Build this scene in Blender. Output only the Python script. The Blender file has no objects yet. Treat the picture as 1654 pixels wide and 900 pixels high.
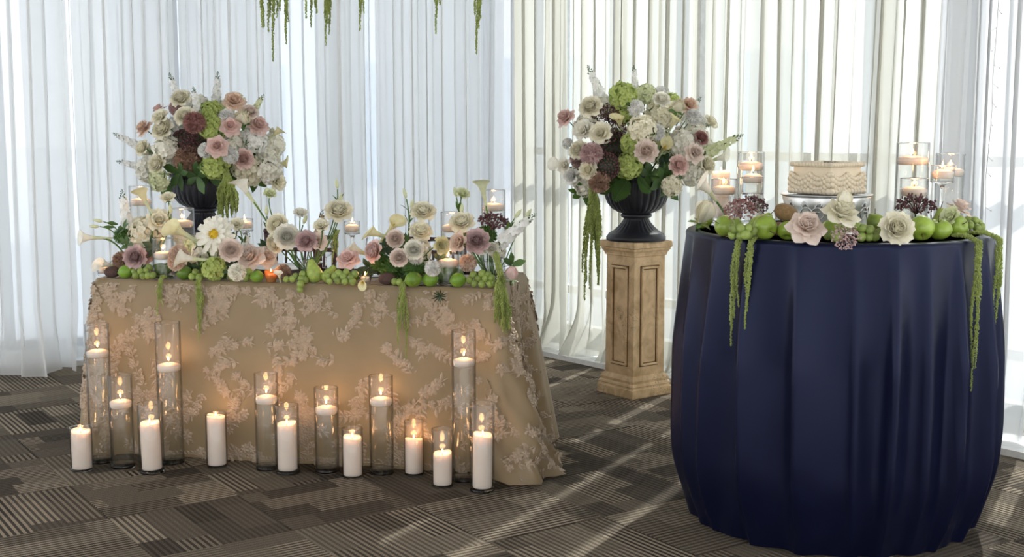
import bpy, math, random
import numpy as np
from mathutils import Vector, Matrix, Quaternion
random.seed(7); RNG = np.random.default_rng(7)
scn = bpy.context.scene
COL = scn.collection
# ------------------------------------------------------------------ camera
FPX, CAMH, HOR = 2000.0, 1.42, 203.0
PITCH = math.atan((450 - HOR) / FPX)
cam_d = bpy.data.cameras.new('camera'); cam = bpy.data.objects.new('camera', cam_d); COL.objects.link(cam)
cam_d.sensor_width = 36.0; cam_d.lens = 36.0 * FPX / 1654.0; cam_d.clip_start = 0.05; cam_d.clip_end = 300
cam.location = (0, 0, CAMH); cam.rotation_euler = (math.pi / 2 - PITCH, 0, 0)
scn.camera = cam
# ------------------------------------------------------------------ world, sun, exposure
SUN_AZ, SUN_EL = math.radians(61), math.radians(40)
SKY, SUN = 2.3, 4.6
w = bpy.data.worlds.new('sky'); scn.world = w; w.use_nodes = True
nt = w.node_tree; nt.nodes.clear()
out = nt.nodes.new('ShaderNodeOutputWorld'); bg = nt.nodes.new('ShaderNodeBackground')
tc = nt.nodes.new('ShaderNodeTexCoord'); sep = nt.nodes.new('ShaderNodeSeparateXYZ'); rp = nt.nodes.new('ShaderNodeValToRGB')
nt.links.new(tc.outputs['Generated'], sep.inputs[0]); nt.links.new(sep.outputs['Z'], rp.inputs[0])
rp.color_ramp.elements[0].color = (1.0, 0.99, 0.97, 1); rp.color_ramp.elements[1].color = (0.84, 0.91, 1.0, 1)
nt.links.new(rp.outputs[0], bg.inputs[0]); bg.inputs[1].default_value = SKY
nt.links.new(bg.outputs[0], out.inputs[0])
sd = bpy.data.lights.new('sun', 'SUN'); sd.energy = SUN; sd.angle = math.radians(0.8); sd.color = (1.0, 0.95, 0.86)
sun = bpy.data.objects.new('sun', sd); COL.objects.link(sun)
sv = Vector((math.cos(SUN_AZ) * math.cos(SUN_EL), math.sin(SUN_AZ) * math.cos(SUN_EL), math.sin(SUN_EL)))
sun.rotation_euler = sv.to_track_quat('Z', 'Y').to_euler(); sun.location = sv * 30
vs = scn.view_settings; vs.view_transform = 'Standard'; vs.look = 'None'; vs.gamma = 1; vs.exposure = 0.28; vs.use_curve_mapping = False
cy = scn.cycles; cy.use_denoising = True; cy.transparent_max_bounces = 32; cy.max_bounces = 12; cy.transmission_bounces = 10
cy.glossy_bounces = 4; cy.diffuse_bounces = 4; cy.caustics_reflective = False; cy.sample_clamp_indirect = 4.0

# ------------------------------------------------------------------ geometry helpers
CF = np.array([0, math.cos(PITCH), -math.sin(PITCH)]); CU = np.array([0, math.sin(PITCH), math.cos(PITCH)])
CR = np.array([1.0, 0, 0]); CC = np.array([0, 0, CAMH])
def ray(x, y): return CF + (x - 827) / FPX * CR - (y - 450) / FPX * CU
def onz(x, y, h=0.0):
    d = ray(x, y); return CC + d * (h - CAMH) / d[2]
def onY(x, y, Y):
    d = ray(x, y); return CC + d * Y / d[1]
def onplane(x, y, p0, n):
    d = ray(x, y); return CC + d * (np.dot(np.array(p0) - CC, n) / np.dot(d, n))
def ppm(p): return FPX / float(np.dot(np.array(p) - CC, CF))     # photograph scale at a point, for real sizes

class MB:
    def __init__(s): s.v = []; s.f = []; s.n = 0
    def add(s, V, F):
        V = np.asarray(V, float); s.v.append(V); s.f.extend([tuple(i + s.n for i in f) for f in F]); s.n += len(V); return s
    def mesh(s, name, smooth=True):
        m = bpy.data.meshes.new(name)
        V = np.concatenate(s.v) if s.v else np.zeros((0, 3))
        m.from_pydata(V.tolist(), [], s.f)
        if smooth: m.polygons.foreach_set('use_smooth', [True] * len(m.polygons))
        m.update(); return m
def grid_faces(nr, nc, wrap=False):
    F = []
    for r in range(nr - 1):
        for c in range(nc if wrap else nc - 1):
            F.append((r * nc + c, r * nc + (c + 1) % nc, (r + 1) * nc + (c + 1) % nc, (r + 1) * nc + c))
    return F
def lathe(prof, seg=32, mod=None):
    """surface of revolution; mod(theta, i) scales the radius"""
    th = np.linspace(0, 2 * np.pi, seg, endpoint=False); V = []
    for i, (r, z) in enumerate(prof):
        k = mod(th, i) if mod else 1.0
        V.append(np.stack([r * k * np.cos(th), r * k * np.sin(th), np.full(seg, z)], 1))
    return np.concatenate(V), grid_faces(len(prof), seg, True)
def tube(pts, rad, seg=6, cap=True):
    P = np.asarray(pts, float); n = len(P); rad = np.broadcast_to(np.asarray(rad, float), (n,))
    T = np.gradient(P, axis=0); T /= np.linalg.norm(T, axis=1)[:, None] + 1e-12
    ref = np.array([0.31, 0.17, 0.93]); 
    if abs(np.dot(T.mean(0) / (np.linalg.norm(T.mean(0)) + 1e-9), ref)) > 0.9: ref = np.array([0.95, 0.1, 0.2])
    V = []; a = np.linspace(0, 2 * np.pi, seg, endpoint=False)
    for i in range(n):
        x = np.cross(ref, T[i]); x /= np.linalg.norm(x) + 1e-12; y = np.cross(T[i], x)
        V.append(P[i] + rad[i] * (np.cos(a)[:, None] * x + np.sin(a)[:, None] * y))
    F = grid_faces(n, seg, True)
    if cap: F += [tuple(range(seg))[::-1], tuple((n - 1) * seg + k for k in range(seg))]
    return np.concatenate(V), F
def bez(a, b, c, n=10):
    t = np.linspace(0, 1, n)[:, None]; a, b, c = map(np.asarray, (a, b, c))
    return (1 - t) ** 2 * a + 2 * t * (1 - t) * b + t * t * c
def box(x0, x1, y0, y1, z0, z1):
    V = [(x, y, z) for z in (z0, z1) for x, y in ((x0, y0), (x1, y0), (x1, y1), (x0, y1))]
    return V, [(3, 2, 1, 0), (4, 5, 6, 7), (0, 1, 5, 4), (1, 2, 6, 5), (2, 3, 7, 6), (3, 0, 4, 7)]
def bbox(x0, x1, y0, y1, z0, z1, b):
    """box with chamfered vertical and top edges"""
    V = []; 
    def ring(i, z): 
        return [(x0 + i + b, y0 + i, z), (x1 - i - b, y0 + i, z), (x1 - i, y0 + i + b, z), (x1 - i, y1 - i - b, z), (x1 - i - b, y1 - i, z), (x0 + i + b, y1 - i, z), (x0 + i, y1 - i - b, z), (x0 + i, y0 + i + b, z)]
    for i, z in ((b, z0), (0, z0 + b), (0, z1 - b), (b, z1)): V += ring(i, z)
    F = grid_faces(4, 8, True) + [tuple(range(8))[::-1], tuple(range(24, 32))]
    return V, F
def ico(r=1.0, sub=1):
    t = (1 + 5 ** .5) / 2
    V = [np.array(p, float) for p in [(-1, t, 0), (1, t, 0), (-1, -t, 0), (1, -t, 0), (0, -1, t), (0, 1, t), (0, -1, -t), (0, 1, -t), (t, 0, -1), (t, 0, 1), (-t, 0, -1), (-t, 0, 1)]]
    V = [p / np.linalg.norm(p) for p in V]
    F = [(0, 11, 5), (0, 5, 1), (0, 1, 7), (0, 7, 10), (0, 10, 11), (1, 5, 9), (5, 11, 4), (11, 10, 2), (10, 7, 6), (7, 1, 8), (3, 9, 4), (3, 4, 2), (3, 2, 6), (3, 6, 8), (3, 8, 9), (4, 9, 5), (2, 4, 11), (6, 2, 10), (8, 6, 7), (9, 8, 1)]
    for _ in range(sub):
        cache = {}; G = []
        def mid(a, b):
            k = (min(a, b), max(a, b))
            if k not in cache:
                p = V[a] + V[b]; V.append(p / np.linalg.norm(p)); cache[k] = len(V) - 1
            return cache[k]
        for a, b, c in F:
            x, y, z = mid(a, b), mid(b, c), mid(c, a); G += [(a, x, z), (b, y, x), (c, z, y), (x, y, z)]
        F = G
    return np.array(V) * r, F
OCT = (np.array([(1, 0, 0), (-1, 0, 0), (0, 1, 0), (0, -1, 0), (0, 0, 1), (0, 0, -1)], float),
       [(0, 2, 4), (2, 1, 4), (1, 3, 4), (3, 0, 4), (2, 0, 5), (1, 2, 5), (3, 1, 5), (0, 3, 5)])
def rotz(a):
    c, s = math.cos(a), math.sin(a); return np.array([[c, -s, 0], [s, c, 0], [0, 0, 1]])
def frame(n, roll=0.0):
    """rotation matrix taking local z to n"""
    n = np.asarray(n, float); n = n / np.linalg.norm(n)
    q = Vector(n).to_track_quat('Z', 'Y'); M = np.array(q.to_matrix()); return M @ rotz(roll)
def unit(v): v = np.asarray(v, float); return v / (np.linalg.norm(v) + 1e-12)

# ------------------------------------------------------------------ objects
def link(name, data, parent=None):
    o = bpy.data.objects.new(name, data); COL.objects.link(o)
    if parent is not None: o.parent = parent
    return o
def obj(name, mesh, mat=None, parent=None, loc=None, kind=None):
    if mat is not None and len(mesh.materials) == 0: mesh.materials.append(mat)
    o = link(name, mesh, parent)
    if loc is not None: o.location = Vector(np.asarray(loc, float).tolist())
    if kind: o['kind'] = kind
    return o
def tag(o, label, cat, group=None, kind=None):
    o['label'] = label; o['category'] = cat
    if group: o['group'] = group
    if kind: o['kind'] = kind
    return o
def thing(name, label, cat, loc=(0, 0, 0), rot=None, scale=1.0, group=None):
    o = link(name, None); o.empty_display_size = 0.02
    o.location = Vector(np.asarray(loc, float).tolist())
    if rot is not None:
        o.rotation_mode = 'QUATERNION'; o.rotation_quaternion = Matrix(np.asarray(rot).tolist()).to_quaternion()
    o.scale = (scale,) * 3
    return tag(o, label, cat, group)
def struct(name, mesh, mat, parent=None):
    o = obj(name, mesh, mat, parent); 
    if parent is None: o['kind'] = 'structure'
    return o
_mm = {}
def recol(mesh, mat):
    k = (mesh.name, mat.name)
    if k not in _mm:
        m = mesh.copy(); m.materials.clear(); m.materials.append(mat); _mm[k] = m
    return _mm[k]
def world_part(name, mesh, mat, root):
    """a part whose mesh is in world coordinates"""
    o = obj(name, mesh, mat, root)
    M = Matrix.LocRotScale(root.location, root.rotation_quaternion if root.rotation_mode == 'QUATERNION' else root.rotation_euler, root.scale)
    o.matrix_parent_inverse = M.inverted(); return o

# ------------------------------------------------------------------ materials
MAT = {}
def newmat(name):
    m = bpy.data.materials.new(name); m.use_nodes = True; n = m.node_tree; n.nodes.clear(); MAT[name] = m
    return m, n, n.nodes.new('ShaderNodeOutputMaterial')
def N(n, t, **k):
    x = n.nodes.new('ShaderNode' + t)
    for a, b in k.items():
        if a.startswith('_'): setattr(x, a[1:], b)
        else: x.inputs[a.replace('__', ' ')].default_value = b
    return x
def varied(n, col, amt, scale, rnd=0.12):
    """base colour with noise and a little per-object variation"""
    tcn = N(n, 'TexCoord'); no = N(n, 'TexNoise', Scale=scale, Detail=4.0); n.links.new(tcn.outputs['Object'], no.inputs['Vector'])
    hs = N(n, 'HueSaturation'); hs.inputs['Color'].default_value = (*col, 1)
    oi = N(n, 'ObjectInfo'); a = N(n, 'MapRange'); a.inputs[3].default_value = 1 - rnd; a.inputs[4].default_value = 1 + rnd
    n.links.new(oi.outputs['Random'], a.inputs[0])
    b = N(n, 'MapRange'); b.inputs[1].default_value = .3; b.inputs[2].default_value = .7; b.inputs[3].default_value = 1 - amt; b.inputs[4].default_value = 1 + amt
    n.links.new(no.outputs[0], b.inputs[0])
    mu = N(n, 'Math', _operation='MULTIPLY'); n.links.new(a.outputs[0], mu.inputs[0]); n.links.new(b.outputs[0], mu.inputs[1])
    n.links.new(mu.outputs[0], hs.inputs['Value']); return hs.outputs[0], no, tcn
def basic(name, col, rough=.5, metal=0.0, amt=.08, scale=30, rnd=.05, bump=0, bscale=80, trans=0.0, tcol=None, sss=0, sscale=.01, coat=0, sheen=0, spec=.5, stint=None):
    m, n, o = newmat(name)
    c, no, tcn = varied(n, col, amt, scale, rnd)
    p = N(n, 'BsdfPrincipled', Roughness=rough, Metallic=metal); n.links.new(c, p.inputs['Base Color'])
    p.inputs['Specular IOR Level'].default_value = spec
    if stint: p.inputs['Specular Tint'].default_value = (*stint, 1)
    if sss: p.inputs['Subsurface Weight'].default_value = sss; p.inputs['Subsurface Radius'].default_value = (1, 1, 1); p.inputs['Subsurface Scale'].default_value = sscale
    if coat: p.inputs['Coat Weight'].default_value = coat
    if sheen: p.inputs['Sheen Weight'].default_value = sheen; p.inputs['Sheen Roughness'].default_value = .4
    if bump:
        bn = N(n, 'TexNoise', Scale=bscale, Detail=5.0); n.links.new(tcn.outputs['Object'], bn.inputs['Vector'])
        bu = N(n, 'Bump', Strength=bump, Distance=.004); n.links.new(bn.outputs[0], bu.inputs['Height']); n.links.new(bu.outputs[0], p.inputs['Normal'])
    if trans:
        t = N(n, 'BsdfTranslucent'); 
        if tcol: t.inputs[0].default_value = (*tcol, 1)
        else: n.links.new(c, t.inputs[0])
        mx = N(n, 'MixShader'); mx.inputs[0].default_value = trans
        n.links.new(p.outputs[0], mx.inputs[1]); n.links.new(t.outputs[0], mx.inputs[2]); n.links.new(mx.outputs[0], o.inputs[0])
    else: n.links.new(p.outputs[0], o.inputs[0])
    return m
def petal_mat(name, col, trans=.4, rnd=.08): return basic(name, col, rough=.6, amt=.07, scale=60, rnd=rnd, trans=trans, spec=.2)
def clear_glass(name, tint=(1, 1, 1), k=1.0, edge=.5):
    m, n, o = newmat(name)
    t = N(n, 'BsdfTransparent'); ge = N(n, 'NewGeometry'); dt = N(n, 'VectorMath', _operation='DOT_PRODUCT'); n.links.new(ge.outputs['Normal'], dt.inputs[0]); n.links.new(ge.outputs['Incoming'], dt.inputs[1])
    def M(op, a, v, rev=False):
        x = N(n, 'Math', _operation=op); x.inputs[0 if rev else 1].default_value = v; n.links.new(a, x.inputs[1 if rev else 0]); return x.outputs[0]
    c = M('ABSOLUTE', dt.outputs['Value'], 0); f = M('MULTIPLY_ADD', M('POWER', M('SUBTRACT', c, 1.0, True), 5.0), .90 * k); f.node.inputs[2].default_value = .035 * k
    cm_ = N(n, 'Mix', _data_type='RGBA'); n.links.new(M('POWER', M('SUBTRACT', c, 1.0, True), 3.0), cm_.inputs[0]); cm_.inputs[6].default_value = (*tint, 1); cm_.inputs[7].default_value = (*[edge * q for q in tint], 1); n.links.new(cm_.outputs[2], t.inputs[0])
    g = N(n, 'BsdfGlossy', Roughness=0.02); mx = N(n, 'MixShader'); n.links.new(f, mx.inputs[0]); n.links.new(t.outputs[0], mx.inputs[1]); n.links.new(g.outputs[0], mx.inputs[2]); n.links.new(mx.outputs[0], o.inputs[0])
    return m
def refr(name, ior, tint=(1, 1, 1)):
    m, n, o = newmat(name); g = N(n, 'BsdfGlass', IOR=ior, Roughness=0.0); g.inputs[0].default_value = (*tint, 1); n.links.new(g.outputs[0], o.inputs[0]); return m
def emit(name, col, s):
    m, n, o = newmat(name); e = N(n, 'Emission'); e.inputs[0].default_value = (*col, 1); e.inputs[1].default_value = s; n.links.new(e.outputs[0], o.inputs[0]); return m
def sheer(name, col, transp, refl=.35):
    """voile: part open weave, part light-scattering thread"""
    m, n, o = newmat(name)
    d = N(n, 'BsdfDiffuse'); d.inputs[0].default_value = (*col, 1); tl = N(n, 'BsdfTranslucent'); tl.inputs[0].default_value = (*col, 1)
    a = N(n, 'MixShader'); a.inputs[0].default_value = 1 - refl; n.links.new(d.outputs[0], a.inputs[1]); n.links.new(tl.outputs[0], a.inputs[2])
    tp = N(n, 'BsdfTransparent'); b = N(n, 'MixShader')
    # weave looks denser at a glancing angle
    ge = N(n, 'NewGeometry'); dt = N(n, 'VectorMath', _operation='DOT_PRODUCT'); n.links.new(ge.outputs['Normal'], dt.inputs[0]); n.links.new(ge.outputs['Incoming'], dt.inputs[1])
    ab = N(n, 'Math', _operation='ABSOLUTE'); n.links.new(dt.outputs['Value'], ab.inputs[0])
    pw = N(n, 'Math', _operation='POWER'); pw.inputs[1].default_value = .6; n.links.new(ab.outputs[0], pw.inputs[0])
    mu = N(n, 'Math', _operation='MULTIPLY'); mu.inputs[1].default_value = transp; n.links.new(pw.outputs[0], mu.inputs[0])
    n.links.new(mu.outputs[0], b.inputs[0]); n.links.new(a.outputs[0], b.inputs[1]); n.links.new(tp.outputs[0], b.inputs[2]); n.links.new(b.outputs[0], o.inputs[0])
    return m
PET = {'cream': (.97, .93, .76), 'ivory': (.97, .95, .85), 'white': (.97, .97, .94), 'blush': (.92, .79, .71), 'pink': (.90, .68, .63),
       'mauve': (.66, .48, .47), 'peach': (.87, .67, .54), 'dusty': (.44, .23, .21), 'brown': (.48, .32, .24), 'lime': (.56, .66, .22),
       'palegreen': (.80, .84, .56), 'yellowcream': (.90, .84, .52), 'burgundy': (.17, .08, .085), 'green': (.11, .22, .06), 'taupe': (.68, .59, .46)}
for k, c in PET.items(): petal_mat('petal_' + k, c, trans=.2 if k in ('burgundy', 'green', 'brown') else .2)
basic('yellow', (.75, .50, .02), .6); basic('leaf', (.06, .13, .035), .45, amt=.25, scale=20, rnd=.3, trans=.25, tcol=(.16, .3, .04)); basic('leaf_dark', (.03, .065, .03), .45, amt=.25, rnd=.3, trans=.15, tcol=(.06, .14, .03))
basic('stem', (.10, .20, .05), .5, rnd=.2); basic('amaranth', (.44, .52, .16), .7, amt=.25, scale=40, rnd=.15, trans=.3, tcol=(.45, .55, .12)); basic('twig', (.10, .06, .03), .7)
basic('apple', (.28, .40, .05), .3, amt=.2, scale=25, rnd=.15, coat=.2); basic('pear', (.34, .44, .09), .45, amt=.2, scale=60, rnd=.1); basic('lime_fruit', (.15, .28, .03), .35, amt=.25, scale=20, rnd=.3, bump=.3, bscale=300)
basic('kiwi', (.26, .16, .07), .9, amt=.25, scale=120, bump=.6, bscale=400, sheen=.3); basic('kiwi_dark', (.10, .055, .045), .8, amt=.25, scale=120, bump=.6, bscale=400); basic('grape', (.36, .47, .12), .3, amt=.15, scale=20, rnd=.2, trans=.3, coat=.2)
basic('urn', (.018, .019, .027), .42, amt=.2, scale=15, bump=.15, bscale=60)
basic('wax', (.84, .73, .64), .5, sss=.8, sscale=.025, rnd=.02, amt=.02); basic('wick', (.02, .015, .01), .9); emit('flame', (1, .58, .2), 22.0)
clear_glass('glass'); clear_glass('pane', (.93, .96, .98), edge=.8); clear_glass('water', (.965, .97, .955), .6, .75); refr('thick_glass', 1.47)
basic('cloth_champagne', (.42, .32, .195), .45, amt=.06, scale=12, trans=.3, tcol=(.85, .66, .38), sheen=.3, spec=.4)
basic('lace', (.51, .40, .295), .65, amt=.12, scale=40, trans=.15)
basic('cloth_navy', (.0040, .0056, .021), .36, amt=.1, scale=10, sheen=.0, spec=.38, stint=(.5, .56, .95))
sheer('voile', (.90, .91, .92), .25, .4); sheer('voile_dense', (.93, .93, .92), .22); sheer('voile_ivory', (.70, .69, .625), .20, .45); sheer('voile_far', (.70, .705, .71), .16, .5); sheer('voile_thin', (.88, .89, .9), .34, .45)
basic('white_paint', (.82, .82, .80), .4); basic('frame_grey', (.13, .14, .16), .4); basic('ceiling_paint', (.75, .74, .72), .9)
basic('mahogany', (.045, .012, .014), .3, amt=.3, coat=.3); basic('seat_pad', (.75, .70, .6), .8)
basic('silver', (.74, .75, .75), .36, metal=1.0, amt=.15, scale=20); basic('icing', (.80, .69, .52), .6, sss=.3, amt=.04, bump=.2, bscale=60); basic('glaze_dark', (.08, .06, .05), .4)
basic('porcelain', (.85, .85, .83), .2); basic('gold_votive', (.80, .45, .18), .25, metal=.6, trans=.5, tcol=(1, .5, .15)); basic('led', (.9, .9, .85), .3); basic('wire', (.30, .30, .29), .4)
basic('concrete', (.55, .57, .60), .8); basic('facade', (.84, .86, .88), .8); basic('facade_glass', (.55, .62, .70), .15); basic('asphalt', (.55, .55, .55), .9)
basic('wall_paint', (.70, .68, .64), .9)
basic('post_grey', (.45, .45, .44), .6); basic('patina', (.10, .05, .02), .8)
# ------------------------------------------------------------------ carpet and pedestal materials
def carpet():
    m, n, o = newmat('carpet'); L = n.links.new
    tcn = N(n, 'TexCoord'); oi = N(n, 'ObjectInfo'); sx = N(n, 'SeparateXYZ'); L(tcn.outputs['Object'], sx.inputs[0])
    def M(op, a, b=None):
        x = N(n, 'Math', _operation=op)
        for i, v in enumerate((a, b)):
            if v is None: continue
            if isinstance(v, (int, float)): x.inputs[i].default_value = v
            else: L(v, x.inputs[i])
        return x.outputs[0]
    rnd = oi.outputs['Random']
    by = M('FLOOR', M('MULTIPLY', M('ADD', sx.outputs['Y'], 1), 7.9))
    off = M('MULTIPLY', M('FRACT', M('MULTIPLY', M('ADD', by, M('MULTIPLY', rnd, 37)), .618)), 1.0)
    bx = M('FLOOR', M('MULTIPLY', M('ADD', M('ADD', sx.outputs['X'], 1), M('MULTIPLY', off, .4)), 3.4))
    cv = N(n, 'CombineXYZ'); L(bx, cv.inputs[0]); L(by, cv.inputs[1]); L(M('MULTIPLY', rnd, 91), cv.inputs[2])
    wn = N(n, 'TexWhiteNoise'); L(cv.outputs[0], wn.inputs[0]); sc = N(n, 'SeparateXYZ'); L(wn.outputs['Color'], sc.inputs[0])
    ramp = N(n, 'ValToRGB'); L(sc.outputs[0], ramp.inputs[0]); e = ramp.color_ramp.elements
    e[0].color = (.042, .035, .030, 1); e[1].color = (.130, .110, .086, 1); q = e.new(.5); q.color = (.074, .063, .051, 1)
    st = M('FRACT', M('MULTIPLY', sx.outputs['Y'], 44)); st = M('GREATER_THAN', st, .5)
    amp = M('MULTIPLY', M('GREATER_THAN', M('FRACT', M('ADD', M('MULTIPLY', rnd, 7.3), M('MULTIPLY', sc.outputs[1], .45))), .32), M('ADD', M('MULTIPLY', sc.outputs[2], .6), .35))
    sm = M('MULTIPLY', st, M('MAXIMUM', amp, .14))
    mx = N(n, 'Mix', _data_type='RGBA'); L(sm, mx.inputs[0]); L(ramp.outputs[0], mx.inputs[6]); mx.inputs[7].default_value = (.35, .29, .22, 1)
    no = N(n, 'TexNoise', Scale=260.0, Detail=3.0); L(tcn.outputs['Object'], no.inputs['Vector'])
    mr = N(n, 'MapRange'); mr.inputs[1].default_value = .3; mr.inputs[2].default_value = .7; mr.inputs[3].default_value = .55; mr.inputs[4].default_value = 1.45; L(no.outputs[0], mr.inputs[0])
    hs = N(n, 'HueSaturation'); L(mx.outputs[2], hs.inputs['Color']); L(mr.outputs[0], hs.inputs['Value'])
    p = N(n, 'BsdfPrincipled', Roughness=.95); p.inputs['Specular IOR Level'].default_value = .05; L(hs.outputs[0], p.inputs['Base Color'])
    bu = N(n, 'Bump', Strength=.5, Distance=.003); L(no.outputs[0], bu.inputs['Height']); L(bu.outputs[0], p.inputs['Normal']); L(p.outputs[0], o.inputs[0])
carpet()
def antique():
    m, n, o = newmat('antique_gold'); L = n.links.new
    tcn = N(n, 'TexCoord'); a = N(n, 'TexNoise', Scale=9.0, Detail=6.0, Distortion=1.5); L(tcn.outputs['Object'], a.inputs['Vector'])
    r = N(n, 'ValToRGB'); L(a.outputs[0], r.inputs[0]); e = r.color_ramp.elements
    e[0].position = .3; e[0].color = (.50, .33, .16, 1); e[1].position = .62; e[1].color = (.80, .58, .34, 1)
    v = N(n, 'TexNoise', Scale=14.0, Detail=8.0, Distortion=2.5); L(tcn.outputs['Object'], v.inputs['Vector'])
    r2 = N(n, 'ValToRGB'); L(v.outputs[0], r2.inputs[0]); f = r2.color_ramp.elements
    f[0].position = .485; f[0].color = (0, 0, 0, 1); f[1].position = .5; f[1].color = (1, 1, 1, 1); g = f.new(.515); g.color = (0, 0, 0, 1)
    mk = N(n, 'TexNoise', Scale=5.0); L(tcn.outputs['Object'], mk.inputs['Vector']); mr = N(n, 'MapRange'); mr.inputs[1].default_value = .5; mr.inputs[2].default_value = .62; L(mk.outputs[0], mr.inputs[0])
    mu = N(n, 'Math', _operation='MULTIPLY'); L(r2.outputs[0], mu.inputs[0]); L(mr.outputs[0], mu.inputs[1])
    mx = N(n, 'Mix', _data_type='RGBA'); L(mu.outputs[0], mx.inputs[0]); L(r.outputs[0], mx.inputs[6]); mx.inputs[7].default_value = (.10, .05, .025, 1)
    p = N(n, 'BsdfPrincipled', Roughness=.5); L(mx.outputs[2], p.inputs['Base Color']); L(p.outputs[0], o.inputs[0])
    bu = N(n, 'Bump', Strength=.3, Distance=.003); L(v.outputs[0], bu.inputs['Height']); L(bu.outputs[0], p.inputs['Normal'])
antique()

# ------------------------------------------------------------------ room shell
CORNER = np.array([0.0, 8.28])
LDIR = unit([-2.9, -1.03]); RDIR = unit([1.0, -1.2])            # along each glass wall, away from the corner
LIN = np.array([LDIR[1], -LDIR[0]]); LIN = LIN if LIN[1] < 0 else -LIN   # inward normals
RIN = np.array([RDIR[1], -RDIR[0]]); RIN = RIN if RIN[0] < 0 else -RIN
CEIL = 3.0
def wallpt(side, s, off, z):
    d, n = (LDIR, LIN) if side == 'l' else (RDIR, RIN); p = CORNER + d * s + n * off; return np.array([p[0], p[1], z])
def wall_s(side, px):
    """distance along a wall at which a column of the photograph meets it"""
    d = LDIR if side == 'l' else RDIR; k = (px - 827) / FPX / math.cos(PITCH) * (math.cos(PITCH) ** 2 + 0.0) 
    return (k * CORNER[1] - CORNER[0]) / (d[0] - k * d[1])
TA = math.radians(34.4); TU = np.array([math.cos(TA), math.sin(TA)]); TV = np.array([-TU[1], TU[0]]); T0 = np.array([-1.467, 4.365])
def prism(poly, z0, z1):
    n = len(poly); V = [(x, y, z0) for x, y in poly] + [(x, y, z1) for x, y in poly]
    return V, [tuple(range(n))[::-1], tuple(range(n, 2 * n))] + [(i, (i + 1) % n, n + (i + 1) % n, n + i) for i in range(n)]
BACK = -3.0; le, re_ = wallpt('l', 6.2, -.2, 0), wallpt('r', 6.2, -.2, 0); co = CORNER - (LIN + RIN) * .17
OUT = [(le[0], le[1]), (le[0], BACK), (re_[0], BACK), (re_[0], re_[1]), (co[0], co[1])]
fm = MB(); fm.add(*prism(OUT, -.12, -.008)); floor = struct('floor', fm.mesh('floor', False), MAT['asphalt'])
cm = MB(); cm.add(*prism(OUT, CEIL, CEIL + .1)); struct('ceiling', cm.mesh('ceiling', False), MAT['ceiling_paint'])
tm = MB(); tm.add(*bbox(-.2492, .2492, -.2492, .2492, -.008, 0, .0015)); tmesh = tm.mesh('carpet_tile', False)
def inside(p, m=0.0):
    return np.dot(p - CORNER, LIN) > m and np.dot(p - CORNER, RIN) > m
for i in range(-14, 20):
    for j in range(-14, 16):
        c = T0 + TU * (i + .5) * .5 + TV * (j + .5) * .5
        if not (inside(c, -.3) and 2.6 < c[1] < 8.6 and abs(c[0]) < .5 * c[1] + .6): continue
        t = obj('carpet_tile', tmesh, MAT['carpet'], floor, (c[0], c[1], 0)); t.rotation_euler = (0, 0, TA + (math.pi / 2 if (i + j) % 2 else 0))
# unseen rest of the hall, guessed: plain walls, window bands added for fill light
wb = MB(); wb.add(*box(le[0], re_[0], BACK - .15, BACK, 0, .3)); wb.add(*box(le[0], re_[0], BACK - .15, BACK, 2.8, CEIL))
for x in np.linspace(le[0], re_[0], 5): wb.add(*box(x - .08, x + .08, BACK - .15, BACK, .3, 2.8))
struct('wall_back', wb.mesh('wall_back', False), MAT['wall_paint'])
for nm, e, sg in (('wall_left', le, -1), ('wall_right', re_, 1)):
    wb = MB(); xa, xb = sorted((e[0], e[0] + sg * .15))
    for y0, y1, z0, z1 in ((BACK, e[1], 0, .3), (BACK, e[1], 2.8, CEIL), *[(y - .1, y + .1, .3, 2.8) for y in np.linspace(BACK + .1, e[1] - .1, 4)]): wb.add(*box(xa, xb, y0, y1, z0, z1))
    struct(nm, wb.mesh(nm, False), MAT['wall_paint'])
def bar(mb, side, s0, s1, o0, o1, z0, z1):
    V = [wallpt(side, s, o, z) for z in (z0, z1) for s, o in ((s0, o0), (s1, o0), (s1, o1), (s0, o1))]
    mb.add(V, [(3, 2, 1, 0), (4, 5, 6, 7), (0, 1, 5, 4), (1, 2, 6, 5), (2, 3, 7, 6), (3, 0, 4, 7)])
wn = 0
for side, ln, step in (('l', 6.1, 1.0), ('r', 6.1, 1.2)):
    mb = MB(); bar(mb, side, 0, ln, -.10, .10 if side == 'l' else .31, 0, .03); bar(mb, side, 0, ln, -.12, -.02, .03, .09)
    struct('baseboard_left' if side == 'l' else 'baseboard_right', mb.mesh('track', False), MAT['white_paint'])
    s = .0
    s0 = wall_s('l', 285) % step if side == 'l' else .35
    edges = [0.03] + list(np.arange(s0, ln, step)) + [ln]
    for a, b in zip(edges[:-1], edges[1:]):
        if b - a < .15: continue
        wn += 1; mb = MB(); bar(mb, side, a + .03, b - .03, -.125, -.115, .12, CEIL - .1)
        win = struct('window_%d' % wn, mb.mesh('pane', False), MAT['pane'])
        fr = MB()
        for q in (a, b): bar(fr, side, q - .03, q + .03, -.17, -.07, .09, CEIL)
        bar(fr, side, a + .03, b - .03, -.16, -.08, .09, .14); bar(fr, side, a + .03, b - .03, -.16, -.08, CEIL - .12, CEIL)
        if side == 'r': bar(fr, side, a + .03, b - .03, -.15, -.09, 1.23, 1.28); bar(fr, side, a + .03, b - .03, -.15, -.09, .34, .39)
        obj('window_frame', fr.mesh('frame', False), MAT['white_paint' if side == 'r' else 'frame_grey'], win)
cb = MB(); p = CORNER - (LIN + RIN) * .14; cb.add(*box(p[0] - .07, p[0] + .07, p[1] - .07, p[1] + .07, 0, CEIL)); struct('trim_1', cb.mesh('corner_post', False), MAT['frame_grey'])

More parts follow.
